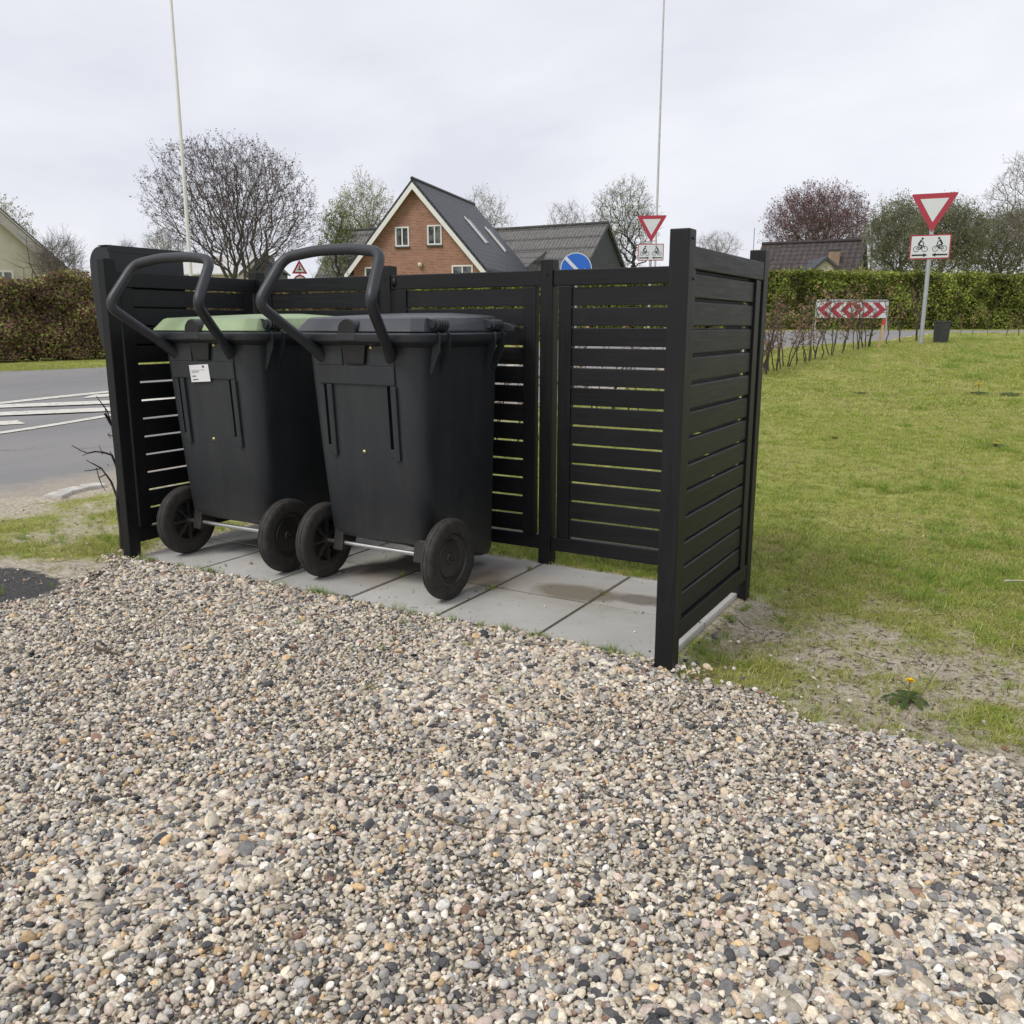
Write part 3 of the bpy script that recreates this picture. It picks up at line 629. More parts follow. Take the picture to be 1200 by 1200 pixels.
# ------------------------------------------------------------------ wheeled bin
def rring(hw,yf,yb,rad,zf,zb,n=6,cx0=0):
    pts=[]
    for (sx,sy_,a0) in ((1,-1,-90),(1,1,0),(-1,1,90),(-1,-1,180)):
        cx=sx*(hw-rad); cyy=(yf+rad) if sy_<0 else (yb-rad)
        for k in range(n+1):
            a=math.radians(a0+90*k/n); pts.append((cx0+cx+rad*math.cos(a),cyy+rad*math.sin(a)))
    return [(x,y,zf+(zb-zf)*(y-yf)/(yb-yf)) for x,y in pts]
def loft(rings,cap0=True,cap1=True,smooth=True):
    mb=MB(); n=len(rings[0]); vs=[p for r in rings for p in r]; fs=[]
    for i in range(len(rings)-1):
        for k in range(n): fs.append((i*n+k,i*n+(k+1)%n,(i+1)*n+(k+1)%n,(i+1)*n+k))
    mb.add(vs,fs,smooth)
    if cap0: mb.add(rings[0],[tuple(range(n))[::-1]],smooth)
    if cap1: mb.add(rings[-1],[tuple(range(n))],smooth)
    return mb
def sharp(me,ang=32):
    me.set_sharp_from_angle(angle=math.radians(ang)); return me
def yfront(z): return .205+(z-.25)*(.150-.205)/(1.13-.25)
def make_bin(lidmat,label):
    # local x centred on the bin, local y as in the screen, z up
    B=thing('wheeled_bin',label,'bin',(1.5,0,0),0,'wheeled bins in the screen')
    body=loft([rring(.20,.36,.78,.08,.215,.045),rring(.255,.27,.825,.085,.215,.045),rring(.288,.228,.85,.085,.235,.060),rring(.298,.207,.858,.085,.275,.10),
               rring(.318,yfront(.66),.855,.085,.66,.62,6,-.003),rring(.337,yfront(1.10),.852,.085,1.10,1.10,6,-.005),rring(.339,yfront(1.17),.852,.085,1.17,1.17,6,-.005)])
    bme=body.mesh('body',weld=True)
    ob=bpy.data.objects.new('tmp',bme)
    cut=MB()
    def sh(x0,x1,z0,z1,dep,pr=.03,taper=0):
        a,b=yfront(z0),yfront(z1); vs=[(x0+taper,a-pr,z0),(x1-taper,a-pr,z0),(x1-taper,a+dep,z0),(x0+taper,a+dep,z0),(x0,b-pr,z1),(x1,b-pr,z1),(x1,b+dep,z1),(x0,b+dep,z1)]
        return vs
    FS=[(0,3,2,1),(4,5,6,7),(0,1,5,4),(1,2,6,5),(2,3,7,6),(3,0,4,7)]
    for x0 in (-.234,.138): cut.add(sh(x0,x0+.028,.645,.975,.03),FS)
    cme=cut.mesh('cut'); oc=bpy.data.objects.new('cut',cme); tmpc=bpy.data.collections.new('tmpc'); COL.children.link(tmpc); tmpc.objects.link(ob); tmpc.objects.link(oc)
    md=ob.modifiers.new('b','BOOLEAN'); md.operation='DIFFERENCE'; md.object=oc; md.solver='EXACT'
    dg=bpy.context.evaluated_depsgraph_get(); dg.update(); nm=bpy.data.meshes.new_from_object(ob.evaluated_get(dg)); nm.name='body'
    bpy.data.objects.remove(ob); bpy.data.objects.remove(oc); bpy.data.collections.remove(tmpc)
    sharp(nm,30); bo=obj('body',nm,P_body,B)
    # raised details on the front
    rb=MB()
    for x0 in (-.206,.166): rb.add(sh(x0,x0+.030,.635,.975,.005,.014),FS)
    for x0 in (-.234,.138): rb.add(sh(x0,x0+.0275,.645,.685,.02,.004),FS)
    rb.add(sh(-.258,.190,.978,1.062,.004,.010),FS)
    rb.add(sh(-.262,-.105,1.062,1.16,.004,.006),FS); rb.add(sh(.055,.190,1.062,1.16,.004,.006),FS)
    obj('front_ribs',rb.mesh('front_ribs',.003),P_body,bo)
    sp_=MB(); sp_.add(sh(-.10,.045,1.070,1.168,.004,.016,.018),FS); obj('catch_strap',sp_.mesh('catch_strap',.004),P_dark,bo)
    # rim
    rm=loft([rring(.337,.155,.853,.085,1.145,1.145,6,-.005),rring(.372,.112,.888,.10,1.165,1.165,6,-.008),rring(.384,.098,.905,.105,1.172,1.172,6,-.010),rring(.387,.094,.908,.108,1.180,1.180,6,-.010),rring(.387,.094,.908,.108,1.203,1.203,6,-.010),rring(.381,.100,.902,.102,1.210,1.210,6,-.010),rring(.31,.16,.86,.085,1.211,1.211)])
    obj('rim',sharp(rm.mesh('rim',weld=True),35),P_body,bo)
    # lid: chamfered shell rising slightly to the back
    def oct_(hw,yf,yb,c,zf,zb,m=0): 
        P=[(hw-c,yf),(hw,yf+c),(hw,yb-c),(hw-c,yb),(-hw+c,yb),(-hw,yb-c),(-hw,yf+c),(-hw+c,yf)]
        return [(x,y,zf+(zb-zf)*(y-yf)/(yb-yf)) for x,y in P]
    lr=[oct_(.366,.120,.890,.045,1.213,1.213),oct_(.368,.116,.892,.045,1.217,1.217),oct_(.366,.120,.890,.045,1.224,1.224),oct_(.338,.165,.858,.04,1.272,1.283),oct_(.326,.180,.845,.038,1.2785,1.291),oct_(.19,.33,.70,.03,1.2885,1.3035),oct_(.14,.38,.65,.03,1.290,1.303)]
    ld_=loft([[(x-.02,y,z) for x,y,z in q] for q in lr],True,True,False)
    lme=ld_.mesh('lid',.004,2,weld=True); lo=obj('lid',lme,lidmat,B)
    # knuckle hinges on the right side
    for y0 in (.225,.70):
        kn=MB(); HC=(.356,0,1.245)
        for k in range(5):
            y=y0+k*.019; kn.lathe([(0,y),(.024,y),(.027,y+.003),(.027,y+.009),(.024,y+.012),(0,y+.012)],HC,'y',20)
        kn.lathe([(.013,y0-.012),(.013,y0+.10)],HC,'y',14); kn.lathe([(0,y0-.016),(.016,y0-.016),(.016,y0),(0,y0)],HC,'y',14)
        h=obj('hinge',sharp(kn.mesh('hinge')),P_body,lo)
        for k in (0,1):
            ar=MB(); y=y0+k*.078-.004; pts=[(.285,1.278),(.330,1.274),(.372,1.262),(.384,1.238),(.360,1.214),(.318,1.222)]
            ar.prism(pts,lambda a,b,d:(a,d,b),y,y+.009); obj('hinge_arm',ar.mesh('hinge_arm',.002),P_body,h)
        for k in (0,1):
            st=MB(); y=y0+k*.078; st.prism([(.376,1.215),(.392,1.205),(.384,1.13),(.333,1.02),(.326,1.04),(.345,1.15)],lambda a,b,d:(a,d,b),y,y+.008); obj('hinge_bracket',st.mesh('hinge_bracket',.002),P_body,bo)
    tb=MB(); tb.prism([(.30,1.213),(.385,1.213),(.385,1.235),(.345,1.255),(.30,1.258)],lambda a,b,d:(a,d,b),.885,.945); obj('lid_tab',tb.mesh('lid_tab',.004),P_body,lo)
    # front catch: half round boss
    ct=MB(); ct.lathe([(0,-.0),(.048,-.0),(.053,.006),(.053,.085),(.0,.085)],(-.035,.098,1.220),'y',32); obj('catch',sharp(ct.mesh('catch')),P_dark,lo)
    ct=MB(); ct.box((-.090,.092,1.176),(.020,.10,1.208)); obj('catch_plate',ct.mesh('catch_plate',.003),P_body,bo)
    # handle bar
    def fil(pts,r=.05,n=7):
        out=[Vector(pts[0])]
        for a,b_,c_ in zip(pts[:-2],pts[1:-1],pts[2:]):
            a,b_,c_=Vector(a),Vector(b_),Vector(c_); p=b_+(a-b_).normalized()*r; q=b_+(c_-b_).normalized()*r
            for k in range(n+1):
                t=k/n; out.append(p*(1-t)**2+b_*2*t*(1-t)+q*t*t)
        out.append(Vector(pts[-1])); return out
    hp=[(-.225,.20,1.075),(-.302,-.165,1.335),(-.272,-.02,1.535),(-.10,-.002,1.560),(.10,-.002,1.560),(.268,-.02,1.540),(.318,-.165,1.335),(.150,.20,1.075)]
    path=fil(hp,.055); hb=MB(); hb.tube(path,.0235,16); hnd=obj('handle',sharp(hb.mesh('handle',weld=True),50),P_hand,B)
    for x,y0_,sx in ((-.222,.185,-1),(.155,.185,1)):
        so_=MB(); d=(Vector(hp[1])-Vector(hp[0])).normalized() if sx<0 else (Vector(hp[-2])-Vector(hp[-1])).normalized()
        a=Vector(hp[0]) if sx<0 else Vector(hp[-1]); so_.tube([a+d*.02,a+d*.08,a+d*.16],[.032,.0285,.0242],16); obj('socket',sharp(so_.mesh('socket',weld=True),40),P_body,hnd)
    # screws
    for (x,z) in ((-.018,.665),(.068,1.145)):
        s=MB(); yy=yfront(z)-.0005; s.lathe([(0,-.008),(.005,-.0075),(.009,-.004),(.0105,0)],(x,yy-(.0062 if z>1 else 0),z),'y',16); obj('screw',s.mesh('screw'),simple('brass',(.55,.47,.26),.3,1,.1),bo)
    # wheels, axle, brackets
    ax=MB(); ax.tube([(-.355,.235,.19),(.425,.235,.19)],.011,14); obj('axle',sharp(ax.mesh('axle')),simple('zinc',(.62,.62,.60),.28,.9,.1,30),B)
    for x0,x1 in ((-.262,-.205),(.225,.305)):
        k=MB(); k.add([(x0,.205,.155),(x1,.205,.155),(x1,.30,.155),(x0,.30,.155),(x0,.225,.262),(x1,.225,.262),(x1,.36,.262),(x0,.36,.262)],FS); obj('axle_bracket',k.mesh('axle_bracket',.006),P_dark,B)
    for s_,xc in ((-1,-.338),(1,.408)):
        Wc=(xc,.235,.19); ty=MB(); w=.031
        pr=[(.120,-w*.8),(.135,-w*.95),(.165,-w),(.180,-w*.88),(.1865,-w*.62),(.189,-w*.38),(.1865,-w*.34),(.1865,-w*.27),(.1895,-w*.23),(.1895,w*.23),(.1865,w*.27),(.1865,w*.34),(.189,w*.38),(.1865,w*.62),(.180,w*.88),(.165,w),(.135,w*.95),(.120,w*.8)]
        ty.lathe(pr,Wc,'x',64,closed=True); 
        wh=obj('wheel',sharp(ty.mesh('wheel'),40),M_tyre,B)
        ri=MB(); o1=s_*w
        ri.lathe([(.124,-o1*.75),(.124,o1*.82),(.116,o1*.86),(.112,o1*.6),(.100,o1*.42),(.092,o1*.30),(.088,o1*.45),(.082,o1*.28),(.03,o1*.35),(.026,o1*.55),(.0,o1*.58)],Wc,'x',48)
        ri.lathe([(0,-o1*.9),(.028,-o1*.9),(.030,0)],Wc,'x',24); ri.lathe([(.124,-o1*.75),(.105,-o1*.7),(.103,0)],Wc,'x',48)
        for k in range(8):
            a=2*math.pi*k/8; M4=Matrix.Translation(Wc)@Matrix.Rotation(a,4,'X'); xx=sorted((-o1*.8,-o1*.1)); ri.box((xx[0],-.006,.022),(xx[1],.006,.112),M4)
        obj('rim',sharp(ri.mesh('rim'),35),P_dark,wh)
        hc=MB(); hc.lathe([(0,s_*w*.95),(.006,s_*w*.93),(.009,s_*w*.6)],Wc,'x',14); obj('hub_cap',hc.mesh('hub_cap'),MATS['dark_steel'],wh)
    return B,bo
m,nt,b=new_mat('tyre_rubber'); v=coord(nt)
c=ramp(nt,noise(nt,30,7,.75,v),[(.35,(.022,.020,.018)),(.6,(.045,.040,.035)),(.8,(.10,.09,.075))]); nt.links.new(c,b.inputs['Base Color']); b.inputs['Roughness'].default_value=.8
bump(nt,b,noise(nt,90,6,.75,v),.7,.003); M_tyre=m
binR,_=make_bin(P_lidd,'dark grey wheeled bin with grey lid, nearer to the open right part of the screen')
binL,bL=make_bin(P_lidg,'dark grey wheeled bin with pale green lid and white sticker, nearer to the mailbox')
binL.location=(.527,-.028,0); binL.rotation_euler=(0,0,.004)
# sticker
mb=MB(); zc=1.000; 
def stk(a,b,d): 
    z=zc+b; return (-.052+a*1.35,yfront(zc)-.0112-d-(b*.0625*1.35),zc+b*1.35)
c_,s_=math.cos(.06),math.sin(.06)
rp=lambda x,z:(x*c_-z*s_,x*s_+z*c_)
mb.prism([rp(*q) for q in ((-.052,-.030),(.052,-.030),(.052,.034),(-.052,.034))],stk,0,.0008); 
st=obj('sticker',mb.mesh('sticker'),simple('sticker_white',(.74,.75,.77),.5,0,.04),binL,'white address sticker with small printed lines')
mb=MB()
for x0,x1,z0,z1 in ((-.042,-.002,.006,.009),(-.042,-.022,-.010,-.006),(-.042,-.012,-.023,-.019),(.018,.03,.022,.030),(-.042,.03,.013,.0145)): mb.prism([rp(*q) for q in ((x0,z0),(x1,z0),(x1,z1),(x0,z1))],stk,.0009,.0012)
obj('print',mb.mesh('print'),simple('print_ink',(.10,.10,.11),.6),st)
# ------------------------------------------------------------------ trees
def dense_poly(P0,P1,R0,R1,sides):
    """vectorised cones -> verts, faces"""
    P0,P1=np.asarray(P0),np.asarray(P1); n=len(P0); t=P1-P0; L=np.linalg.norm(t,axis=1)[:,None]+1e-9; t=t/L
    ref=np.where(np.abs(t[:,2:3])>.9,[[1,0,0]],[[0,0,1]]); a=np.cross(t,ref); a/=np.linalg.norm(a,axis=1)[:,None]; b=np.cross(t,a)
    ang=np.arange(sides)*2*math.pi/sides; ca,sa=np.cos(ang),np.sin(ang)
    ring=a[:,None,:]*ca[None,:,None]+b[:,None,:]*sa[None,:,None]
    V=np.concatenate([P0[:,None,:]+ring*np.asarray(R0)[:,None,None],P1[:,None,:]+ring*np.asarray(R1)[:,None,None]],1)  # n,2s,3
    base=np.arange(n)[:,None,None]*2*sides; k=np.arange(sides); k2=(k+1)%sides
    Fq=np.stack([k,k2,k2+sides,k+sides],1)[None]+base; return V.reshape(-1,3),Fq.reshape(-1,4)
def seg_mesh(name,segs):
    Vs=[];Fs=[];o=0
    P0,P1,R0,R1=[np.array(x) for x in zip(*segs)]
    for lo,hi,s in ((.03,9,7),(.008,.03,5),(0,.008,3)):
        m_=(R0>=lo)&(R0<hi)
        if m_.any(): V,Fc=dense_poly(P0[m_],P1[m_],R0[m_],R1[m_],s); Vs.append(V); Fs.append(Fc+o); o+=len(V)
    V=np.concatenate(Vs); Fc=np.concatenate(Fs); me=bpy.data.meshes.new(name)
    me.vertices.add(len(V)); me.vertices.foreach_set('co',V.astype(np.float32).ravel()); me.loops.add(Fc.size); me.loops.foreach_set('vertex_index',Fc.astype(np.int32).ravel())
    me.polygons.add(len(Fc)); me.polygons.foreach_set('loop_start',np.arange(0,Fc.size,4,dtype=np.int32)); me.update(calc_edges=True); me.polygons.foreach_set('use_smooth',np.ones(len(Fc),bool)); return me
def make_tree(name,label,cat,base,crown_c,crown_r,N,seed,leafcols,leafN,leafsize,trunk_h,twig=.35,r_tip=.006,bark=(.05,.042,.036),group=None,straight=.32,stems=1,shell=.45,wiggle=.12,expo=.5):
    rs=np.random.RandomState(seed); B=np.array(base,float); cc=np.array(crown_c)-B; cr=np.array(crown_r,float)
    nodes=[np.zeros(3)]; parent=[-1]; path=[0.]
    for k in range(1,5):
        nodes.append(np.array([rs.normal(0,.03*trunk_h),rs.normal(0,.03*trunk_h),trunk_h*k/4])); parent.append(k-1); path.append(trunk_h*k/4)
    d=rs.normal(size=(N,3)); d/=np.linalg.norm(d,axis=1)[:,None]; rad=rs.rand(N)**shell
    # lumpy crown outline
    L=rs.normal(size=(7,3)); L/=np.linalg.norm(L,axis=1)[:,None]; lump=1+.16*np.max(d@L.T,axis=1)*rs.uniform(.7,1)-.10-.07*np.sin(d[:,0]*5+seed)*np.cos(d[:,2]*6)
    T_=cc+d*rad[:,None]*cr*lump[:,None]; T_=T_[T_[:,2]>trunk_h*.55]
    top=nodes[-1]; T_=T_[np.argsort(np.linalg.norm(T_-top,axis=1))]
    NN=np.zeros((len(T_)*2+10,3)); NN[:5]=nodes; PL=np.zeros(len(NN)); PL[:5]=path; cnt=5; par=list(parent)
    PL[:4]+=99
    for p in T_:
        dd=np.linalg.norm(NN[:cnt]-p,axis=1); cost=dd+straight*PL[:cnt]; j=int(np.argmin(cost)); Lg=dd[j]
        if Lg>.5*cr.mean()*.35:
            mid=(NN[j]+p)/2+rs.normal(size=3)*Lg*wiggle+np.array([0,0,-.05*Lg]); NN[cnt]=mid; PL[cnt]=PL[j]+np.linalg.norm(mid-NN[j]); par.append(j); j=cnt; cnt+=1
        NN[cnt]=p; PL[cnt]=PL[j]+np.linalg.norm(p-NN[j]); par.append(j); cnt+=1
    NN=NN[:cnt]; par=np.array(par); tips=np.ones(cnt)
    w=np.zeros(cnt); haschild=np.zeros(cnt,bool); haschild[par[1:]]=True; w[~haschild]=1
    for i in range(cnt-1,0,-1): w[par[i]]+=w[i]
    rr=r_tip*np.maximum(w,1)**expo; segs=[]
    for i in range(1,cnt):
        segs.append((NN[par[i]],NN[i],rr[i]*1.05 if par[i]>3 else rr[par[i]],rr[i]))
    big=seg_mesh('trunk',segs)
    # twigs at the outer nodes
    ti=np.where(w<=3)[0]; tw=[]; lp=[]
    for i in ti:
        if par[i]<0: continue
        dr=NN[i]-NN[par[i]]; dr/=np.linalg.norm(dr)+1e-9
        for k in range(3):
            q=dr+rs.normal(size=3)*.55+np.array([0,0,.25]); q/=np.linalg.norm(q); L_=twig*rs.uniform(.5,1.3); e=NN[i]+q*L_; tw.append((NN[i],e,r_tip*.75,r_tip*.3))
            e2=NN[i]+q*L_*.5; q2=q+rs.normal(size=3)*.7; q2/=np.linalg.norm(q2); tw.append((e2,e2+q2*L_*.55,r_tip*.5,r_tip*.3)); lp+=[e,e2+q2*L_*.55,e2]
    Tt=thing(name,label,cat,base,0,group)
    mt=simple('bark_%02d'%int(bark[0]*1000),bark,.9,0,.3,4,.6,12)
    obj('trunk',big,mt,Tt)
    tmesh=seg_mesh('twigs',tw)
    cr_=obj('crown',tmesh,mt,Tt)
    if leafN:
        lp=np.array(lp); P=lp[rs.randint(0,len(lp),leafN)]+rs.normal(size=(leafN,3))*twig*.11
        me=quads_mesh('leaves',leaf_quads(P,leafsize*rs.uniform(.6,1.3,leafN),rs=rs),pal(leafN,leafcols,rs=rs)); obj('leaves',me,M_leaf,cr_)
    return Tt
def TREE(name,label,cat,u0,u1,vtop,vbot,d,N,seed,cols,leafN,ls,trunk=None,**kw):
    """crown between photo columns u0..u1 and rows vtop..vbot at depth d"""
    a=at((u0+u1)/2,(vtop+vbot)/2,d); hw=np.linalg.norm(at(u1,vbot,d)-at(u0,vbot,d))/2; zt=at((u0+u1)/2,vtop,d)[2]; zb=at((u0+u1)/2,vbot,d)[2]
    gzv=float(terr(a[0],a[1])); base=(a[0],a[1],gzv-.05)
    if 'trunk_u' in kw: q=at(kw.pop('trunk_u'),380,d); base=(q[0],q[1],gzv-.05)
    th=trunk if trunk else max(.8,zb-gzv+.3)
    return make_tree(name,label,cat,base,(a[0],a[1],(zt+zb)/2),(hw,hw,(zt-zb)/2),N,seed,cols,leafN,ls,th,**kw)
PURP=[(.17,.12,.13),(.23,.16,.16),(.12,.085,.09)]; YG=[(.38,.42,.19),(.30,.36,.14),(.46,.48,.28)]; OL=[(.20,.21,.11),(.15,.165,.085),(.27,.27,.15)]; CB=[(.22,.11,.12),(.16,.085,.09),(.29,.17,.16)]
TREE('maple_tree','large bare maple with purple-brown buds behind the left flagpole','tree',180,374,156,318,40,2100,3,PURP,12500,.075,trunk=1.7,trunk_u=287,straight=.62,twig=.36,r_tip=.0066,bark=(.085,.072,.068))
TREE('willow_tree','slender pale green tree left of the brick gable','tree',392,462,212,330,62,600,5,[(.42,.47,.18),(.32,.38,.13),(.48,.5,.3)],5200,.11,twig=.7,r_tip=.010,bark=(.16,.14,.10),trunk=2.5)
TREE('young_tree','small bright green tree between the bare maple and the brick house','tree',372,418,238,330,54,360,6,[(.26,.34,.09),(.34,.42,.13),(.16,.14,.08)],3600,.10,twig=.4,r_tip=.008)
TREE('garden_tree','pale budding tree showing behind the brick house roof','tree',535,600,222,330,70,380,7,YG,1800,.11,twig=.7,r_tip=.010,bark=(.18,.16,.13))
TREE('bare_tree','pale leafless tree over the barn roof ridge','tree',632,694,236,330,75,460,8,YG,200,.08,twig=.7,r_tip=.010,bark=(.22,.19,.18))
TREE('birch_tree','sparse light green tree right of the grey barn','tree',693,768,213,325,66,700,9,YG,3600,.11,trunk_u=745,twig=.65,r_tip=.010,bark=(.06,.055,.045),trunk=1.6)
TREE('bare_tree','small pale leafless tree between the front corner post and the brown roof','tree',808,868,272,330,80,420,10,YG,60,.08,twig=.6,r_tip=.010,bark=(.25,.22,.21))
TREE('copper_beech','dense copper-coloured beech behind the brown tiled roof','tree',902,1020,221,310,72,1500,12,CB,15000,.13,straight=.55,twig=.75,r_tip=.011,bark=(.13,.10,.10),shell=.45)
TREE('willow_tree','broad olive-grey tree left of the nearer yield sign','tree',1018,1090,238,330,45,800,13,OL,19000,.075,twig=.6,r_tip=.0085,bark=(.20,.19,.14),shell=.4)
TREE('willow_tree','broad olive-grey tree directly behind the nearer yield sign','tree',1072,1150,236,332,42,900,14,OL,19000,.075,twig=.6,r_tip=.0085,bark=(.20,.19,.14),shell=.4)
TREE('willow_tree','broad olive-grey tree at the right edge under the bare branches','tree',1130,1225,248,332,44,900,15,OL+[(.17,.16,.10)],11000,.085,twig=.6,r_tip=.0085,bark=(.20,.19,.15),shell=.4)
TREE('bare_tree','tall leafless tree reaching in from the right edge','tree',1168,1300,158,300,38,900,16,PURP,700,.06,twig=.4,r_tip=.0075,bark=(.16,.14,.14),trunk=3.5)
TREE('garden_tree','light green tree behind the pale house at the left edge','tree',-90,34,226,330,60,700,17,[(.20,.25,.09),(.26,.3,.12)],6000,.13,twig=.6,r_tip=.009,bark=(.16,.15,.13))
TREE('bare_shrub','thin leafless shrub beside the pale house gable','shrub',40,96,278,335,34,260,18,YG,120,.05,twig=.5,r_tip=.006,bark=(.15,.13,.12),trunk=1.0)
TREE('bare_tree','distant leafless tree left of the left flagpole','tree',172,214,268,325,90,260,19,YG,50,.08,twig=.8,r_tip=.014,bark=(.20,.18,.19))
TREE('bare_tree','low distant leafless tree above the mailbox','tree',138,160,280,322,90,100,20,YG,10,.08,twig=.7,r_tip=.011,bark=(.30,.28,.29))
# ------------------------------------------------------------------ hedges
def hedge(name,label,A,Bp,h0,thick,N,cols,w,seed,ls,bottom=.0,core=(.02,.02,.01),topn=.06,tops=0):
    rs=np.random.RandomState(seed); A=np.array(A);Bp=np.array(Bp); d=Bp-A; L=np.linalg.norm(d); d/=L; nrm=np.array([d[1],-d[0]])
    if nrm@(CAM[:2]-A)<0: nrm=-nrm
    Tt=thing(name,label,'hedge',(A[0],A[1],float(terr(*A))))
    A3=A
    def W_(s,t,z): 
        p=A3+s[:,None]*d+t[:,None]*nrm; zz=terr(p[:,0],p[:,1]); return np.c_[p-A,zz-float(terr(*A))+z]
    nF=int(N*.62); nT=int(N*.26); nB=N-nF-nT
    s=rs.rand(nF)*L; z=bottom+(h0-bottom)*rs.rand(nF)**.9; bul=.16*np.sin(s*1.9)+.12*np.sin(s*4.7+2)+.10*np.sin(z*5+s*3)+.5*(fnoise(np.c_[s,z],2.6,61)-.5)
    P1=W_(s,thick/2+bul*.6-np.abs(rs.normal(0,.10,nF)),z); n1=np.tile([*nrm,.3],(nF,1))
    s2=rs.rand(nT)*L; P2=W_(s2,rs.uniform(-thick/2,thick/2,nT),h0+topn*np.sin(s2*3.1)*.5-np.abs(rs.normal(0,.06,nT))+np.minimum(rs.exponential(topn,nT)*.55,.22)); n2=np.tile([0,0,1.],(nT,1))
    s3=rs.rand(nB)*L; P3=W_(s3,-thick/2+np.abs(rs.normal(0,.08,nB)),bottom+(h0-bottom)*rs.rand(nB)); n3=np.tile([*-nrm,.3],(nB,1))
    P=np.concatenate([P1,P2,P3]); nn=np.concatenate([n1,n2,n3]); col=pal(len(P),cols,w,rs,.25)
    # clumps of lighter / darker growth
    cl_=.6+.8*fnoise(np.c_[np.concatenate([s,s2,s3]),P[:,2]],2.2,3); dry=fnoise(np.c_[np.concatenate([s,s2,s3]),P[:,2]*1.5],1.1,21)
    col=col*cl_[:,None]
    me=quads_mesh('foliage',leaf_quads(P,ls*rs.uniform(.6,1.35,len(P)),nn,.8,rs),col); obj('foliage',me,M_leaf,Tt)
    # woody core: stems and twigs
    segs=[]; n=int(L*7)
    for i in range(n):
        s0=rs.rand()*L; t0=rs.uniform(-.25,.25)*thick; b0=W_(np.array([s0]),np.array([t0]),np.array([0.]))[0]; cur=b0; dirv=np.array([0,0,1.]); hh=h0*rs.uniform(.8,1.06+tops)
        k=6
        for q in range(k):
            dirv=np.array([0,0,1.])+rs.normal(size=3)*.22; nx=cur+dirv*hh/k; r=.02*(1-q/k)+.005; segs.append((cur,nx,r,r*.8)); 
            for e in range(3):
                dv=rs.normal(size=3)+np.array([nrm[0],nrm[1],.5])*.6; dv/=np.linalg.norm(dv); segs.append((nx,nx+dv*rs.uniform(.2,.5),.006,.003))
            cur=nx
    obj('stems',seg_mesh('stems',segs),simple('hedge_wood',(.075,.055,.042),.9,0,.3,5),Tt)
    # dense dark inner mass of shaded leaves
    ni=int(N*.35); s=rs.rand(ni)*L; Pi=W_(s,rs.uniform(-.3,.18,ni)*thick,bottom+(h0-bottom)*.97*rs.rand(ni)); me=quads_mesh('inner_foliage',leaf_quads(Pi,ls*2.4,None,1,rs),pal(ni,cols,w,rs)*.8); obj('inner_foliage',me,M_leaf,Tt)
    return Tt
def hp(u,d): return at(u,400,d)[:2]
HG=[(.19,.24,.045),(.27,.32,.06),(.42,.46,.10),(.12,.14,.04),(.24,.17,.09)]
hedge('beech_hedge','long clipped green hedge across the road on the right',hp(440,24.2),hp(1330,30.2),1.68,1.0,90000,HG,[.28,.29,.18,.15,.10],31,.085,.0)
HB=[(.20,.115,.080),(.28,.17,.11),(.13,.085,.06),(.24,.29,.07),(.36,.39,.11)]
hedge('beech_hedge','rough copper-brown hedge with green shoots across the road at the left',hp(-330,18.3),hp(185,22.0),1.72,1.1,52000,HB,[.30,.24,.18,.16,.12],32,.075,.08,topn=.22,tops=.40)
hedge('beech_hedge','brown beech hedge stretch behind the bins between the two longer hedges',hp(190,22.2),hp(436,24.1),1.62,1.0,26000,HB+[(.25,.2,.1)],[.26,.24,.1,.15,.12,.13],33,.08,.0)
# ------------------------------------------------------------------ buildings
def roof_mat(name,c0,c1,du,dv,wave='TILE',moss=.3,rough=.6):
    m,nt,b=new_mat(name); uv=coord(nt,'UV'); sp=nt.nodes.new('ShaderNodeSeparateXYZ'); nt.links.new(uv,sp.inputs[0])
    fu=math_(nt,'FRACT',math_(nt,'DIVIDE',sp.outputs[0],du)); fv=math_(nt,'FRACT',math_(nt,'DIVIDE',sp.outputs[1],dv))
    wv=math_(nt,'SINE',math_(nt,'MULTIPLY',fu,6.283)); hgt=math_(nt,'ADD',math_(nt,'MULTIPLY',wv,.5),math_(nt,'MULTIPLY',fv,-.9))
    c=ramp(nt,noise(nt,5,6,.7,coord(nt)),[(.3,c0),(.7,c1)])
    seam=ramp(nt,fv,[(.0,g(.2)),(.2,g(1)),(.85,g(1)),(1,g(.35))]); seam=mix(nt,.7,seam,ramp(nt,wv,[(.0,g(.55)),(.45,g(1.1))]),'MULTIPLY'); c=mix(nt,.8,c,seam,'MULTIPLY')
    ms=ramp(nt,noise(nt,2.5,8,.75,coord(nt)),[(.5,g(0)),(.75,g(1))]); c=mix(nt,math_(nt,'MULTIPLY',ms,moss),c,(.20,.19,.14))
    nt.links.new(c,b.inputs['Base Color']); b.inputs['Roughness'].default_value=rough; bump(nt,b,hgt,1,.05); return m
def brick_mat():
    m,nt,b=new_mat('red_brick'); br=nt.nodes.new('ShaderNodeTexBrick'); nt.links.new(coord(nt,'UV'),br.inputs['Vector'])
    br.inputs['Scale'].default_value=1; br.inputs['Brick Width'].default_value=.24; br.inputs['Row Height'].default_value=.0775; br.inputs['Mortar Size'].default_value=.011
    br.inputs['Color1'].default_value=(.25,.09,.055,1); br.inputs['Color2'].default_value=(.36,.155,.095,1); br.inputs['Mortar'].default_value=(.33,.27,.22,1); br.inputs['Bias'].default_value=.1
    c=mix(nt,.6,br.outputs['Color'],ramp(nt,noise(nt,1.2,6,.6,coord(nt)),[(.3,g(.75)),(.7,g(1.15))]),'MULTIPLY'); nt.links.new(c,b.inputs['Base Color']); b.inputs['Roughness'].default_value=.85
    bump(nt,b,br.outputs['Fac'],-.4,.01); return m
M_brick=brick_mat(); M_tile=roof_mat('slate_tiles',(.018,.020,.028),(.034,.037,.048),.30,.34,moss=.05,rough=.45)
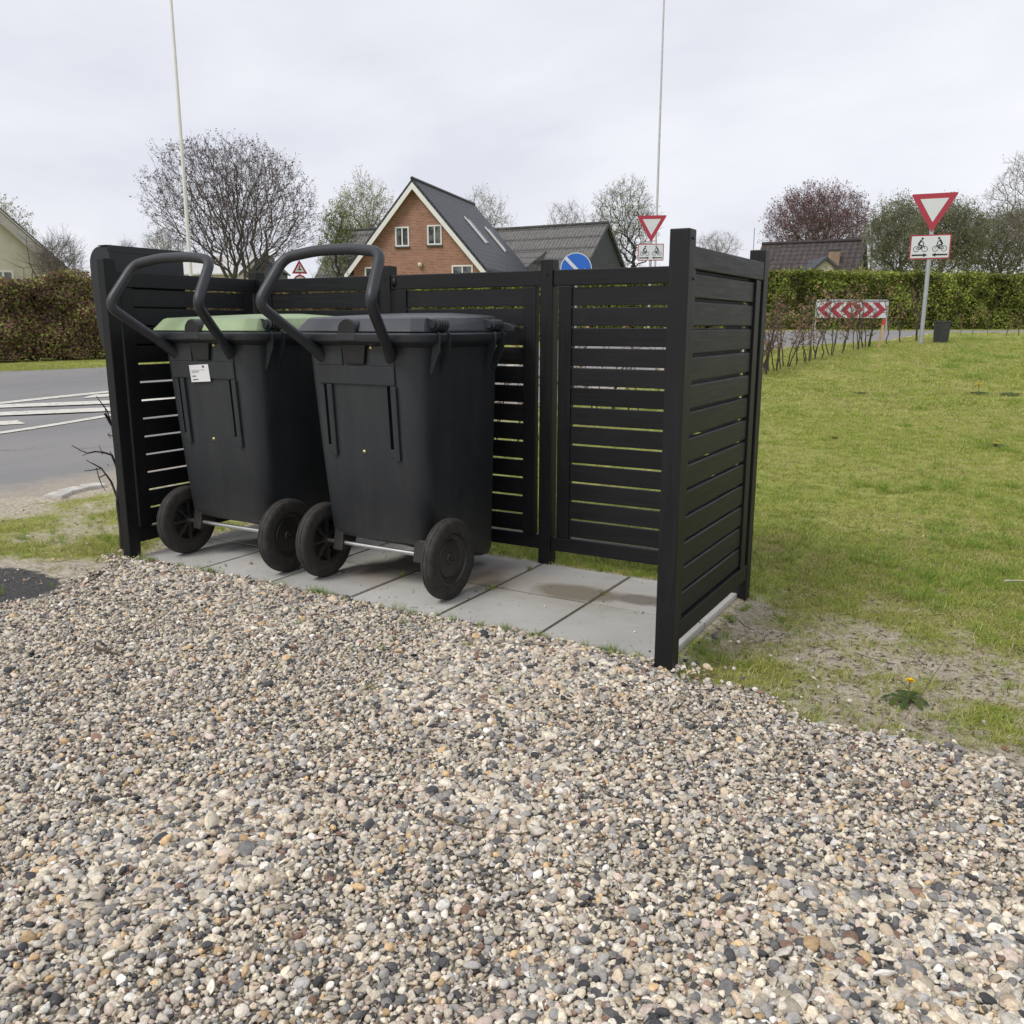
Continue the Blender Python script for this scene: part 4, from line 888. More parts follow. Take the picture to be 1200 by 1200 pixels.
M_eter=roof_mat('fibre_cement_roof',(.10,.10,.098),(.21,.205,.195),.25,1.1,moss=.55,rough=.85); M_brown=roof_mat('brown_tiles',(.045,.035,.035),(.085,.066,.062),.30,.36,moss=.25,rough=.7)
M_white=simple('white_paint',(.72,.71,.68),.55,0,.06,3); M_pane,nt,b=new_mat('window_glass'); b.inputs['Base Color'].default_value=(.05,.055,.06,1); b.inputs['Roughness'].default_value=.08; b.inputs['Specular IOR Level'].default_value=.7
nt.links.new(ramp(nt,noise(nt,2,2,.5,coord(nt)),[(.4,(.03,.035,.04)),(.6,(.16,.17,.175))]),b.inputs['Base Color'])
M_cream=simple('cream_render',(.56,.53,.43),.9,0,.1,2,.3,20); M_grey=simple('dark_cladding',(.055,.06,.07),.7,0,.15,4)
def house(name,label,apex_u,apex_v,d,rotdeg,half,eave_v,length,wallm,roofm,ovg=.35,eo=.35,barge=.22,thick=.14,windows=(),cat='house',sides=True,rakem=None):
    """gable facing the camera; ridge leads away, turned rotdeg clockwise from the view direction"""
    ap=at(apex_u,apex_v,d); zr=ap[2]; ze=at(apex_u,eave_v,d)[2]; gr=float(terr(ap[0],ap[1])); 
    ang=YAW-math.radians(rotdeg); Tt=thing(name,label,cat,(ap[0],ap[1],gr),ang)      # local +y = ridge direction
    H=zr-gr; E=ze-gr; sl=(H-E)/half
    mb=MB(); poly=[(-half,-.3),(half,-.3),(half,E),(0,H-.02),(-half,E)]
    mb.prism(poly,lambda a,b,y:(a,y,b),0,length); w=obj('wall',mb.mesh('wall',uv=True),wallm,Tt)
    rf=MB(); nrm_=math.hypot(1,sl); t=thick*nrm_
    for s in (-1,1):
        xe=half+eo; ze_=H-sl*xe; P=[(0,H+t),(s*xe,ze_+t),(s*xe,ze_+.02),(0,H+.02)]
        if s<0: P=P[::-1]
        rf.prism(P,lambda a,b,y:(a,y,b),-ovg,length+ovg)
    ro=obj('roof',rf.mesh('roof',uv=True),roofm,Tt)
    rd=MB(); rd.tube([(0,-ovg-.02,H+t-.01),(0,length+ovg,H+t-.01)],.10,8); obj('ridge',rd.mesh('ridge'),roofm,ro)
    if barge:
        bb=MB()
        for s in (-1,1):
            xe=half+eo+.02; P=[(0,H+t-.20),(s*xe,H-sl*xe+t-.20),(s*xe,H-sl*xe+t-.20-barge*nrm_),(0,H+t-.20-barge*nrm_)]
            if s<0: P=P[::-1]
            bb.prism(P,lambda a,b,y:(a,y,b),-ovg-.05,-ovg-.01)
        obj('barge_board',bb.mesh('barge_board'),rakem or M_white,Tt)
        for s in (-1,1): gt=MB(); xe=half+eo+.05; gt.tube([(s*xe,-ovg,H-sl*xe+t-.05),(s*xe,length+ovg,H-sl*xe+t-.05)],.06,8); obj('gutter',gt.mesh('gutter'),M_grey,ro)
        sf=MB()
        for s in (-1,1):
            xe=half+eo; P=[(s*.05,H-sl*.05+.005),(s*xe,H-sl*xe+.005),(s*xe,H-sl*xe-.03),(s*.05,H-sl*.05-.03)]
            if s<0: P=P[::-1]
            sf.prism(P,lambda a,b,y:(a,y,b),-ovg+.0,-.002)
        obj('soffit',sf.mesh('soffit'),M_white,ro)
    for (x,z,ww,hh,n) in windows: window(Tt,x,-.0,z,ww,hh,n)
    return Tt,H,E,sl,length
def window(par,x,y,z,ww,hh,n=2,face=-1):
    f=MB(); b_=.075
    def bx(x0,x1,z0,z1,y0=-.045,y1=.03): f.box((x0,y+y0,z0),(x1,y+y1,z1))
    bx(x-ww/2,x+ww/2,z-hh/2,z-hh/2+b_); bx(x-ww/2,x+ww/2,z+hh/2-b_,z+hh/2); bx(x-ww/2,x-ww/2+b_,z-hh/2+b_,z+hh/2-b_); bx(x+ww/2-b_,x+ww/2,z-hh/2+b_,z+hh/2-b_)
    for k in range(1,n): xm=x-ww/2+ww*k/n; bx(xm-.035,xm+.035,z-hh/2+b_,z+hh/2-b_,-.035)
    o=obj('window',f.mesh('window',.006),M_white,par)
    p=MB(); p.box((x-ww/2+b_,y-.012,z-hh/2+b_),(x+ww/2-b_,y+.02,z+hh/2-b_)); obj('pane',p.mesh('pane'),M_pane,o)
    s=MB(); s.box((x-ww/2-.04,y-.10,z-hh/2-.07),(x+ww/2+.04,y-.004,z-hh/2-.002)); obj('sill',s.mesh('sill'),M_grey,o)
# brick house
ap=at(486,214,48); gr=float(terr(ap[0],ap[1]))
def zl(v,u=486,d=48): return at(u,v,d)[2]-gr
sx_=48/F/math.cos(math.radians(15))
Hh=house('brick_house','red brick house with steep dark tiled roof and two small gable windows','x' and 486,215,48,15.5,3.62,312,9.6,M_brick,M_tile,windows=[(-.76,zl(277),.78,1.0,2),(1.05,zl(276),.80,1.0,2),(2.55,zl(322),1.15,.9,2),(-2.55,zl(323),.8,.95,1)])
Tt,H,E,sl,Ln=Hh
# roof windows on the right slope
for (y,s0,s1) in ((4.0,1.35,2.6),(7.2,1.55,2.8)):
    mb=MB(); w=.10
    for yy in (y,): 
        P=[(s0,H-sl*s0+.26),(s1,H-sl*s1+.26),(s1,H-sl*s1+.34),(s0,H-sl*s0+.34)]; mb.prism(P,lambda a,b,yv:(a,yv,b),yy,yy+.12)
    o=obj('roof_window',mb.mesh('roof_window'),M_white,Tt)
    mb=MB(); P=[(s0+.05,H-sl*(s0+.05)+.255),(s1-.05,H-sl*(s1-.05)+.255),(s1-.05,H-sl*(s1-.05)+.29),(s0+.05,H-sl*(s0+.05)+.29)]; mb.prism(P,lambda a,b,yv:(a,yv,b),y+.125,y+.8); obj('pane',mb.mesh('pane'),M_pane,o)
mb=MB(); mb.lathe([(0,0),(.11,0),(.12,.2),(0,.22)],(.25,-.12,zl(313)),'z',12); obj('lamp',mb.mesh('lamp'),simple('lamp_cream',(.6,.55,.4),.4),Tt)
# barns
def barn(name,label,ul,ur,vl,vr,dl,dr,drop,wallm,roofm,half,cat='barn',lean=None,whiteridge=False,H_extra=0,gable_right=True,chimney=None):
    A=at(ul,vl,dl); Bq=at(ur,vr,dr); d=(Bq-A)[:2]; L=np.linalg.norm(d); ang=math.atan2(d[1],d[0]); gr=float(terr(A[0],A[1])); H=(A[2]+Bq[2])/2-gr; E=H-drop
    Tt=thing(name,label,cat,(A[0],A[1],gr),ang)   # local +x ridge direction, -y towards the camera
    sl=drop/half; mb=MB(); mb.prism([(-half,-.3),(half,-.3),(half,E),(0,H-.03),(-half,E)],lambda a,b,x:(x,a,b),.15,L-.15); obj('wall',mb.mesh('wall',uv=True),wallm,Tt)
    rf=MB(); t=.12
    for s in (-1,1):
        ye=half+.3; P=[(0,H),(s*ye,H-sl*ye),(s*ye,H-sl*ye+t),(0,H+t)]
        if s<0: P=P[::-1]
        rf.prism(P,lambda a,b,x:(x,a,b),0,L)
    ro=obj('roof',rf.mesh('roof',uv=True),roofm,Tt); rd=MB(); rd.tube([(0,0,H+t),(L,0,H+t)],.11,8); obj('ridge',rd.mesh('ridge'),roofm,ro)
    vb=MB()
    for s in (-1,1):
        ye=half+.32; P=[(0,H-.12),(s*ye,H-sl*ye-.12),(s*ye,H-sl*ye+t+.02),(0,H+t+.02)]
        if s<0: P=P[::-1]
        vb.prism(P,lambda a,b,x:(x,a,b),L+.003,L+.05)
    obj('verge_board',vb.mesh('verge_board'),M_grey,ro)
    return Tt,H,E,sl,L
B1=barn('barn','long barn with weathered grey corrugated roof right of the brick house',560,713,270,266,64,59,3.6,M_grey,M_eter,4.0)
mb=MB(); Tt,H,E,sl,L=B1; z1=H-sl*2.2
mb.prism([(-2.0,H-sl*2.0+.20),(-6.0,H-sl*2.0-1.5),(-6.0,-.3),(-2.0,-.3)],lambda a,b,x:(x,a,b),-1,L*.66); obj('lean_to_roof',mb.mesh('lean_to_roof',uv=True),M_eter,Tt)
barn('barn','mossy grey roofed barn behind the left slope of the brick house',395,452,272,271,58,56.5,4.2,M_grey,M_eter,3.6)
barn('brown_roof_house','low house with dark brown tiled roof behind the long green hedge',893,1014,288,285,50,47.5,2.2,M_cream,M_brown,2.6,'house')
# dormer of the brown house
ap=at(968,300.5,44.6); gr=float(terr(ap[0],ap[1])); 
D=thing('dormer_gable','cream gable front standing before the brown tiled roof','gable',(ap[0],ap[1],gr),YAW-.03); hH=ap[2]-gr
mb=MB(); mb.prism([(-1.25,-.2),(1.25,-.2),(1.25,hH-1.25),(0,hH-.1),(-1.25,hH-1.25)],lambda a,b,y:(a,y,b),0,2.4); obj('wall',mb.mesh('wall'),M_cream,D)
mb=MB()
for s in (-1,1):
    P=[(0,hH),(s*1.55,hH-1.36),(s*1.55,hH-1.5),(0,hH-.15)]
    if s<0: P=P[::-1]
    mb.prism(P,lambda a,b,y:(a,y,b),-.2,2.4)
obj('roof',mb.mesh('roof'),M_grey,D)
q=at(978,293,46.8); C_=thing('chimney','small pale brick chimney on the brown tiled roof','chimney',(q[0],q[1],q[2]-1.2),YAW); mb=MB(); mb.box((-.22,-.2,0),(.22,.2,1.15)); obj('stack',mb.mesh('stack',uv=True),simple('chimney_brick',(.34,.24,.17),.9,0,.2,5),C_); mb=MB(); mb.box((-.25,-.23,1.152),(.25,.23,1.22)); obj('cap',mb.mesh('cap'),M_grey,C_)
# small dark shed gable, white hall, pale house left
house('dark_shed','small dark grey gabled shed below the bare maple','x' and 311,300,60,-8,.95,317,4,M_grey,M_grey,.15,.1,.08,.08,cat='shed',rakem=M_grey)
barn('white_hall','low pale building with light roof behind the left flagpole',205,300,302,304,82,80,1.4,simple('pale_wall',(.55,.52,.47),.9),simple('pale_roof',(.50,.49,.48),.8,0,.1,1),2.6,'building')
q=at(-62,210,33)
Tt,H,E,sl,Ln=house('rendered_house','pale rendered house with grey roof verge at the left edge','x' and -62,193,33,-38,4.1,330,9,M_cream,M_eter,.25,.08,.30,.06,windows=[(1.35,2.3,.7,.9,2)],rakem=simple('weathered_verge',(.42,.40,.36),.8))
# ------------------------------------------------------------------ signs
M_red=simple('sign_red',(.36,.028,.05),.4,0,.05); M_sw=simple('sign_white',(.60,.62,.63),.35,0,.03); M_sb=simple('sign_blue',(.015,.12,.50),.35,0,.04); M_blk=simple('sign_black',(.012,.012,.014),.5); M_galv=simple('galvanised_steel',(.42,.44,.46),.42,.55,.15,9); M_back=simple('sign_grey',(.32,.33,.34),.5,.5,.05)
def rpoly(P,r,n=5):
    out=[]; N=len(P)
    for i in range(N):
        a,b_,c_=[Vector(P[k%N]) for k in (i-1,i,i+1)]; p=b_+(a-b_).normalized()*r; q=b_+(c_-b_).normalized()*r
        for k in range(n+1): t=k/n; v_=p*(1-t)**2+b_*2*t*(1-t)+q*t*t; out.append((v_.x,v_.y))
    return out
def plate(mb,P,y0,y1): mb.prism(P,lambda a,b,y:(a,y,b),y0,y1)
def stroke(mb,pts,w,y0=-.0058,y1=-.0040,closed=False):
    for a,b_ in zip(pts[:-1],pts[1:]):
        a,b_=Vector(a),Vector(b_); d=(b_-a).normalized(); n=Vector((-d.y,d.x))*w/2; e=d*w*.25; plate(mb,[tuple(a-e-n),tuple(b_+e-n),tuple(b_+e+n),tuple(a-e+n)],y0,y1)
def ringp(mb,c,r,w,y0=-.0058,y1=-.0040,n=24):
    vs=[];fs=[]
    for k in range(n):
        a=2*math.pi*k/n
        for rr_ in (r-w/2,r+w/2):
            for y in (y0,y1): vs.append((c[0]+rr_*math.cos(a),y,c[1]+rr_*math.sin(a)))
    for k in range(n):
        o=4*k; q=4*((k+1)%n); fs+=[(o,o+2,q+2,q),(o+1,q+1,q+3,o+3),(o+2,o+3,q+3,q+2),(o,q,q+1,o+1)]
    mb.add(vs,fs)
def disc(mb,c,r,y0,y1,n=28): plate(mb,[(c[0]+r*math.cos(2*math.pi*k/n),c[1]+r*math.sin(2*math.pi*k/n)) for k in range(n)],y0,y1)
def cyclist(mb,cx,cz,s,flip):
    X=lambda x,z:(cx+(-x if flip else x)*s,cz+z*s)
    for wx in (-.55,.55): ringp(mb,X(wx,0),.36*s,.075*s)
    L=lambda pts,w: stroke(mb,[X(*p) for p in pts],w*s)
    L([(-.55,0),(-.25,.50),(.40,.50),(0,-.02),(-.25,.5)],.07); L([(-.55,0),(0,-.02)],.07); L([(.55,0),(.38,.60)],.07); L([(.38,.62),(.26,.68)],.07)
    L([(-.28,.66),(.02,1.18)],.25); L([(.03,1.17),(.32,.90),(.36,.68)],.10); L([(-.25,.64),(.12,.42),(.0,.0)],.16)
    disc(mb,X(.17,1.42),.155*s,-.0058,-.004,16)
def sign_frame(u,v,d,rz=0):
    """thing origin at ground under the point seen at (u,v), local -y faces the camera side"""
    p=at(u,v,d); g_=float(terr(p[0],p[1])); return p,g_
def yield_sign(u,v_top,d,label,base_v=None,tri=.80,tilt=0):
    p=at(u,v_top,d); gz_=float(terr(p[0],p[1])); zt=p[2]-gz_; ang=math.atan2(CAM[0]-p[0],-(CAM[1]-p[1]))
    T_=thing('yield_sign',label,'road sign',(p[0],p[1],gz_),ang+tilt,'yield signs with cycle plate')
    h=tri*.866
    P=[(-tri/2,zt),(0,zt-h),(tri/2,zt)]; o=MB(); plate(o,rpoly(P,.045),-.012,-.009); bk=MB(); plate(bk,rpoly(P,.045),-.0085,-.002)
    po=MB(); po.tube([(0,.035,-.25),(0,.035,zt-.05)],.038,16); po.lathe([(0,0),(.038,0)],(0,.035,zt-.049),'z',16); obj('pole',sharp(po.mesh('pole')),M_galv,T_)
    tr=obj('triangle_plate',bk.mesh('triangle_plate'),M_back,T_); obj('red_border',o.mesh('red_border'),M_red,tr)
    c=zt-h/3; f=.60; w=MB(); Q=[(x*f,c+(z-c)*f) for x,z in P]; plate(w,rpoly(Q,.012),-.0155,-.0125); obj('white_field',w.mesh('white_field'),M_sw,tr)
    pw,ph=tri*.86,tri*.545; z1=zt-h-.035; z0=z1-ph
    o=MB(); plate(o,rpoly([(-pw/2,z0),(pw/2,z0),(pw/2,z1),(-pw/2,z1)],.02),-.012,-.002); pl=obj('cycle_plate',o.mesh('cycle_plate'),M_red,T_)
    w=MB(); b_=.022; plate(w,rpoly([(-pw/2+b_,z0+b_),(pw/2-b_,z0+b_),(pw/2-b_,z1-b_),(-pw/2+b_,z1-b_)],.012),-.0155,-.0125); obj('white_field',w.mesh('white_field'),M_sw,pl)
    sc_=ph*.30; zc=z0+ph*.42; za=z0+ph*.17
    for sg in (-1,1):
        s=MB(); cyclist(s,sg*pw*.235,zc,sc_,sg>0); s.v=[(a,b-.0118,c) for a,b,c in s.v]; obj('cyclist_symbol',s.mesh('cyclist_symbol'),M_blk,pl)
        s=MB(); stroke(s,[(sg*pw*.43,za),(sg*pw*.13,za)],.028); plate(s,[(sg*pw*.05,za),(sg*pw*.15,za+.035*sg),(sg*pw*.15,za-.035*sg)],-.0058,-.004); s.v=[(a,b-.0118,c) for a,b,c in s.v]; obj('arrow',s.mesh('arrow'),M_blk,pl)
    for zz in (zt-.25,zt-.5,z0+.1,z1-.1):
        cmp_=MB(); cmp_.box((-.05,-.0018,zz-.015),(.05,.085,zz+.015)); obj('clamp',cmp_.mesh('clamp',.004),M_galv,T_)
    return T_
yield_sign(1096,226.5,17.0,'nearer white and red yield sign over a cycle plate at the lawn corner',tri=.80)
yield_sign(764,252.5,25.2,'farther white and red yield sign over a cycle plate, seen above the screen',tri=.82)
# keep-right disc
p=at(675,315,21.5); gz_=float(terr(p[0],p[1])); ang=math.atan2(CAM[0]-p[0],-(CAM[1]-p[1])); T_=thing('arrow_sign','round blue sign with a white diagonal arrow above the screen rail','road sign',(p[0],p[1],gz_),ang)
zc=p[2]-gz_; r=.37
mb=MB(); mb.tube([(0,.035,-.2),(0,.035,zc+.25)],.035,14); obj('pole',mb.mesh('pole'),M_galv,T_)
mb=MB(); disc(mb,(0,zc),r,-.012,-.002,48); dk=obj('disc',mb.mesh('disc'),M_sw,T_); mb=MB(); disc(mb,(0,zc),r-.02,-.0155,-.0125,48); obj('blue_field',mb.mesh('blue_field'),M_sb,dk)
mb=MB(); stroke(mb,[(-.235,.235+zc),(.10,-.10+zc)],.075,-.018,-.016); plate(mb,[(.21,-.21+zc),(.21,.02+zc),(-.02,-.21+zc)],-.018,-.016); obj('arrow',mb.mesh('arrow'),M_sw,dk)
# far warning triangle over a round sign
p=at(350.5,304.5,46); gz_=float(terr(p[0],p[1])); ang=math.atan2(CAM[0]-p[0],-(CAM[1]-p[1])); T_=thing('warning_sign','small far warning triangle over a round red-ringed sign','road sign',(p[0],p[1],gz_),ang); zt=p[2]-gz_
mb=MB(); mb.tube([(0,.04,-.2),(0,.04,zt-.1)],.038,10); obj('pole',mb.mesh('pole'),M_galv,T_)
t=.78; h=t*.866; P=[(-t/2,zt-h),(t/2,zt-h),(0,zt)]; mb=MB(); plate(mb,rpoly(P,.04),-.012,-.002); a_=obj('triangle_plate',mb.mesh('triangle_plate'),M_red,T_); c=zt-h*2/3; mb=MB(); plate(mb,[(x*.6,c+(z-c)*.6) for x,z in P],-.0155,-.0125); w_=obj('white_field',mb.mesh('white_field'),M_sw,a_)
mb=MB(); stroke(mb,[(0,c-.05),(0,c+.18)],.05,-.018,-.016); stroke(mb,[(-.08,c-.02),(.08,c-.02)],.045,-.018,-.016); obj('symbol',mb.mesh('symbol'),M_blk,a_)
mb=MB(); disc(mb,(0,zt-h-.38),.33,-.012,-.002,36); a_=obj('disc',mb.mesh('disc'),M_red,T_); mb=MB(); disc(mb,(0,zt-h-.38),.245,-.0155,-.0125,36); obj('white_field',mb.mesh('white_field'),M_sw,a_)
# chevron board
pa=at(957,372,25.4); pb=at(1038,372,25.4); c3=(pa+pb)/2; Wb=float(np.linalg.norm(pb[:2]-pa[:2])); gz_=float(terr(c3[0],c3[1])); ang=math.atan2(pb[1]-pa[1],pb[0]-pa[0])
T_=thing('chevron_board','low red and white chevron board on two legs before the green hedge','road sign',(c3[0],c3[1],gz_),ang); zt=at(1000,353.5,25.4)[2]-gz_; zb=at(1000,372.5,25.4)[2]-gz_
fr=MB(); hw=Wb/2+.03
def arc(pts,r=.08,n=6):
    out=[Vector(pts[0])]
    for a,b_,c_ in zip(pts[:-2],pts[1:-1],pts[2:]):
        a,b_,c_=Vector(a),Vector(b_),Vector(c_); p=b_+(a-b_).normalized()*r; q=b_+(c_-b_).normalized()*r
        for k in range(n+1): t=k/n; out.append(p*(1-t)**2+b_*2*t*(1-t)+q*t*t)
    out.append(Vector(pts[-1])); return out
fr.tube(arc([(-hw,0,-.2),(-hw,0,zt+.03),(hw,0,zt+.03),(hw,0,-.2)]),.026,12); obj('frame',fr.mesh('frame'),M_galv,T_)
mb=MB(); mb.box((-hw+.02,-.012,zb),(hw-.02,.0,zt)); bd=obj('board',mb.mesh('board'),M_sw,T_)
def clip(P,f):
    out=[]
    for i in range(len(P)):
        a,b_=P[i],P[(i+1)%len(P)]; fa,fb=f(a),f(b_)
        if fa>=0: out.append(a)
        if fa*fb<0: t=fa/(fa-fb); out.append((a[0]+(b_[0]-a[0])*t,a[1]+(b_[1]-a[1])*t))
    return out
mb=MB(); hh=(zt-zb)/2; zc=(zt+zb)/2; ww=Wb/2-.02
for sg in (-1,1):
    for k in (1,2,3):
        x=ww*k/3*1.0; th=ww*.19
        for s2 in (-1,1):
            P=[(x,0),(x-hh,s2*hh),(x-hh-th,s2*hh),(x-th,0)]; P=clip(P,lambda q:q[0]-0.0)
            if len(P)<3: continue
            P=[(sg*a,zc+b_*.93) for a,b_ in P]
            ar=sum(P[i][0]*P[(i+1)%len(P)][1]-P[(i+1)%len(P)][0]*P[i][1] for i in range(len(P)))
            if ar<0: P=P[::-1]
            plate(mb,P,-.017,-.014)
obj('chevrons',mb.mesh('chevrons'),M_red,bd)
# ------------------------------------------------------------------ poles
def pole(name,label,u,vref,d,r,H,mat,cat,group=None,uz=None):
    p=at(u,vref,d); gz_=float(terr(p[0],p[1])); T_=thing(name,label,cat,(p[0],p[1],gz_),0,group)
    mb=MB(); mb.tube([(0,0,-.2),(0,0,H*.4),(0,0,H)],[r,r*.85,r*.45],16); obj('mast',mb.mesh('mast'),mat,T_)
    mb=MB(); mb.lathe([(0,H),(.05,H+.02),(.07,H+.08),(.05,H+.14),(0,H+.16)],(0,0,0),'z',16); obj('finial',mb.mesh('finial'),simple('gold_knob',(.5,.4,.15),.35,.7),T_); return T_
pole('flagpole','white flagpole in front of the bare maple','x' and 217,230,29,.062,15.5,M_white,'flagpole','flagpoles')
pole('flagpole','thin grey flagpole rising behind the farther yield sign','x' and 771,210,42,.06,19,simple('pole_grey',(.50,.51,.53),.5),'flagpole','flagpoles')
p=at(883,290,52); T_=thing('antenna_mast','thin antenna mast left of the brown tiled roof','antenna',(p[0],p[1],float(terr(*p[:2])))); H=at(883,267,52)[2]-float(terr(*p[:2])); mb=MB(); mb.tube([(0,0,0),(0,0,H)],.025,8); obj('mast',mb.mesh('mast'),M_galv,T_)
p=at(1021,300,47); T_=thing('satellite_dish','small dark satellite dish on a pole right of the brown roof','satellite dish',(p[0],p[1],float(terr(*p[:2]))),YAW+.4); H=at(1021,264,47)[2]-float(terr(*p[:2])); mb=MB(); mb.tube([(0,0,0),(0,0,H)],.03,8); obj('mast',mb.mesh('mast'),M_galv,T_)
mb=MB(); mb.lathe([(0,.0),(.14,-.015),(.26,-.05),(.34,-.1),(.34,-.115),(.25,-.065),(0,-.02)],(0,-.05,H),'y',24); obj('dish',mb.mesh('dish'),simple('dish_dark',(.05,.055,.065),.5),T_)
mb=MB(); mb.tube([(0,-.07,H-.3),(0,-.45,H-.05)],.012,6); mb.box((-.03,-.50,H-.09),(.03,-.44,H-.0)); obj('arm',mb.mesh('arm'),M_galv,T_)
# marker stake
p=hit(1029.5,408); q=at(1029.5,374,depth_of(p)); L=float(q[2]-p[2]); T_=thing('marker_stake','wooden stake with red painted top at the end of the sapling row','stake',(p[0],p[1],p[2]),.3)
mb=MB(); mb.box((-.022,-.022,-.1),(.022,.022,L*.80)); obj('stake',mb.mesh('stake',.003),simple('raw_wood',(.50,.34,.19),.8,0,.2,8),T_); mb=MB(); mb.box((-.0225,-.0225,L*.802),(.0225,.0225,L)); obj('red_tip',mb.mesh('red_tip',.003),simple('stake_red',(.62,.05,.035),.5),T_)
T_.rotation_euler=(.03,.10,.3)
# dark post block by the yield sign
p=hit(1102,402); dpt=depth_of(p); w_=float(np.linalg.norm(at(1113,390,dpt)-at(1092.5,390,dpt))); h_=float(at(1102,376.5,dpt)[2]-p[2]); T_=thing('marker_block','squat dark grey cabinet block on the lawn near the yield sign','cabinet',(p[0],p[1],p[2]-.03),YAW-.35)
mb=MB(); k=.86
mb.add([(-w_*.36,-w_*.3,0),(w_*.36,-w_*.3,0),(w_*.36,w_*.3,0),(-w_*.36,w_*.3,0),(-w_*.41,-w_*.34,h_),(w_*.41,-w_*.34,h_),(w_*.41,w_*.34,h_),(-w_*.41,w_*.34,h_)],[(0,3,2,1),(4,5,6,7),(0,1,5,4),(1,2,6,5),(2,3,7,6),(3,0,4,7)]); obj('casing',mb.mesh('casing',.012),simple('dark_cabinet',(.028,.030,.029),.6,0,.25,14,.4,50),T_)
mb=MB(); mb.box((-w_*.44,-w_*.37,h_+.002),(w_*.44,w_*.37,h_+.035)); obj('cover',mb.mesh('cover',.008),MATS['dark_cabinet'],T_)
# ------------------------------------------------------------------ saplings
M_stem=simple('sapling_bark',(.075,.055,.045),.85,0,.3,9); BL=[(.30,.18,.11),(.38,.24,.15),(.20,.13,.08),(.2,.23,.06)]
def sapling(seed,h,label,group,nleaf=40,loc=(0,0,0)):
    rs=np.random.RandomState(seed); T_=thing('beech_sapling',label,'sapling',loc,0,group); segs=[]; lp=[]
    for s_ in range(rs.randint(1,4)):
        cur=np.zeros(3)+rs.normal(size=3)*[.02,.02,0]; lean=rs.normal(size=3)*[.16,.16,0]; k=9; hh=h*rs.uniform(.7,1)
        for q in range(k):
            dv=np.array([0,0,1.])+lean+rs.normal(size=3)*.14; nx=cur+dv*hh/k; r=.0085*(1-q/k)+.0022; segs.append((cur,nx,r,r*.88))
            if q>1:
                for e in range(2):
                    dv=rs.normal(size=3)*[1,1,.4]+[0,0,.7]; dv/=np.linalg.norm(dv); ln=rs.uniform(.08,.26); m_=nx+dv*ln*.5+rs.normal(size=3)*.02; e_=nx+dv*ln+rs.normal(size=3)*.02; segs+=[(nx,m_,.003,.0024),(m_,e_,.0024,.0015)]; lp+=[m_,e_,nx]
            cur=nx
    obj('stem',seg_mesh('stem',segs),M_stem,T_); lp=np.array(lp); P=lp[rs.randint(0,len(lp),nleaf)]+rs.normal(size=(nleaf,3))*.015
    obj('leaves',quads_mesh('leaves',leaf_quads(P,.045*rs.uniform(.6,1.3,nleaf),rs=rs),pal(nleaf,BL,[.4,.3,.2,.1],rs)),M_leaf,T_); return T_
lab='thin twiggy beech sapling with a few withered brown leaves in the planted row'; grp='beech saplings planted in a row along the road'
protos=[]
line=[(888,441),(903,437),(917,433),(930,429),(944,425.5),(956,421.5),(970,417.5),(983,414),(997,411),(1010,409),(1020,407.5),(895,439.5),(923,431),(950,423.5),(976,415.5),(1040,404),(1052,402),(1072,400)]
spots=[hit(u,v) for u,v in line]
a_=spots[0][:2]; d_=np.array(spots[1][:2])-np.array(spots[4][:2]); L0=np.linalg.norm(np.array([-.32,.9])-a_)
for k in range(1,24): t=k/24; q=a_+(np.array([-.45,1.6])-a_)*t; spots.append((q[0],q[1],float(terr(*q))))
for u in (900,910,937,950,963,990,1003,1015): v_=np.interp(u,[c[0] for c in line],[c[1] for c in line])+R_.uniform(-.8,.8); spots.append(hit(u,v_))
for u in (1128,1142,1160,1178,1194,1212): spots.append(hit(u,393.5))
for i,s in enumerate(spots):
    if i<6: protos.append(sapling(200+i,(1.0,.85,1.1,.95,.8,1.05)[i],lab,grp,60,s)); protos[-1].rotation_euler=(0,0,R_.uniform(0,6))
    else: dup(protos[i%6],(s[0]+R_.uniform(-.04,.04),s[1]+R_.uniform(-.04,.04),s[2]-.01),R_.uniform(0,6.28),R_.uniform(.9,1.2) if s[2]<.95 else R_.uniform(.5,.7))
# bare branch shrub beside the left front post
bp=hit(143.5,645); T_=thing('bare_sapling','dark leafless sapling with crooked twigs beside the left front post','sapling',(bp[0],bp[1],bp[2]-.02)); dpt=depth_of(bp)
print('sapling',bp)
def q_(u,v,dd=0): return at(u,v,dpt+dd)-np.array([bp[0],bp[1],bp[2]-.02])
segs=[]
def br(pts,r0,r1):
    P=[q_(*p) for p in pts]; n=len(P)-1
    for i in range(n): segs.append((P[i],P[i+1],1.5*(r0+(r1-r0)*i/n),1.5*(r0+(r1-r0)*(i+1)/n)))
br([(143.5,645),(142,618),(138,590,-.02),(139,565,-.02),(137,548)],.0095,.005); br([(138,585,-.02),(131,566),(124,556,-.04),(119,549),(108,543,-.05),(101,539)],.005,.0018); br([(137,548),(131,533,-.03),(121,530,-.04),(112,529),(103,531,-.06),(93,527),(84,522,-.08)],.005,.0018); br([(124,556,-.04),(116,560),(113,548)],.003,.0015); br([(119,549),(106,551),(99,552)],.0025,.0015); br([(103,531,-.06),(97,534)],.002,.0012); br([(131,533),(129,529)],.002,.0015)
br([(137,548),(134,520,.02),(131,498,.03),(126,482,.02),(117,470),(113,464)],.0045,.0015); br([(131,498,.03),(124,484),(123,476)],.0025,.0012); br([(134,512,.02),(126,509),(130,514)],.0022,.0012); br([(131,498,.03),(124,486),(122,485)],.006,.004); br([(116,560),(120,570),(124,576)],.002,.0012)
br([(121,530,-.04),(118,527),(116,522)],.0018,.001)
obj('stem',seg_mesh('stem',segs),simple('dark_bark',(.025,.020,.017),.85),T_)
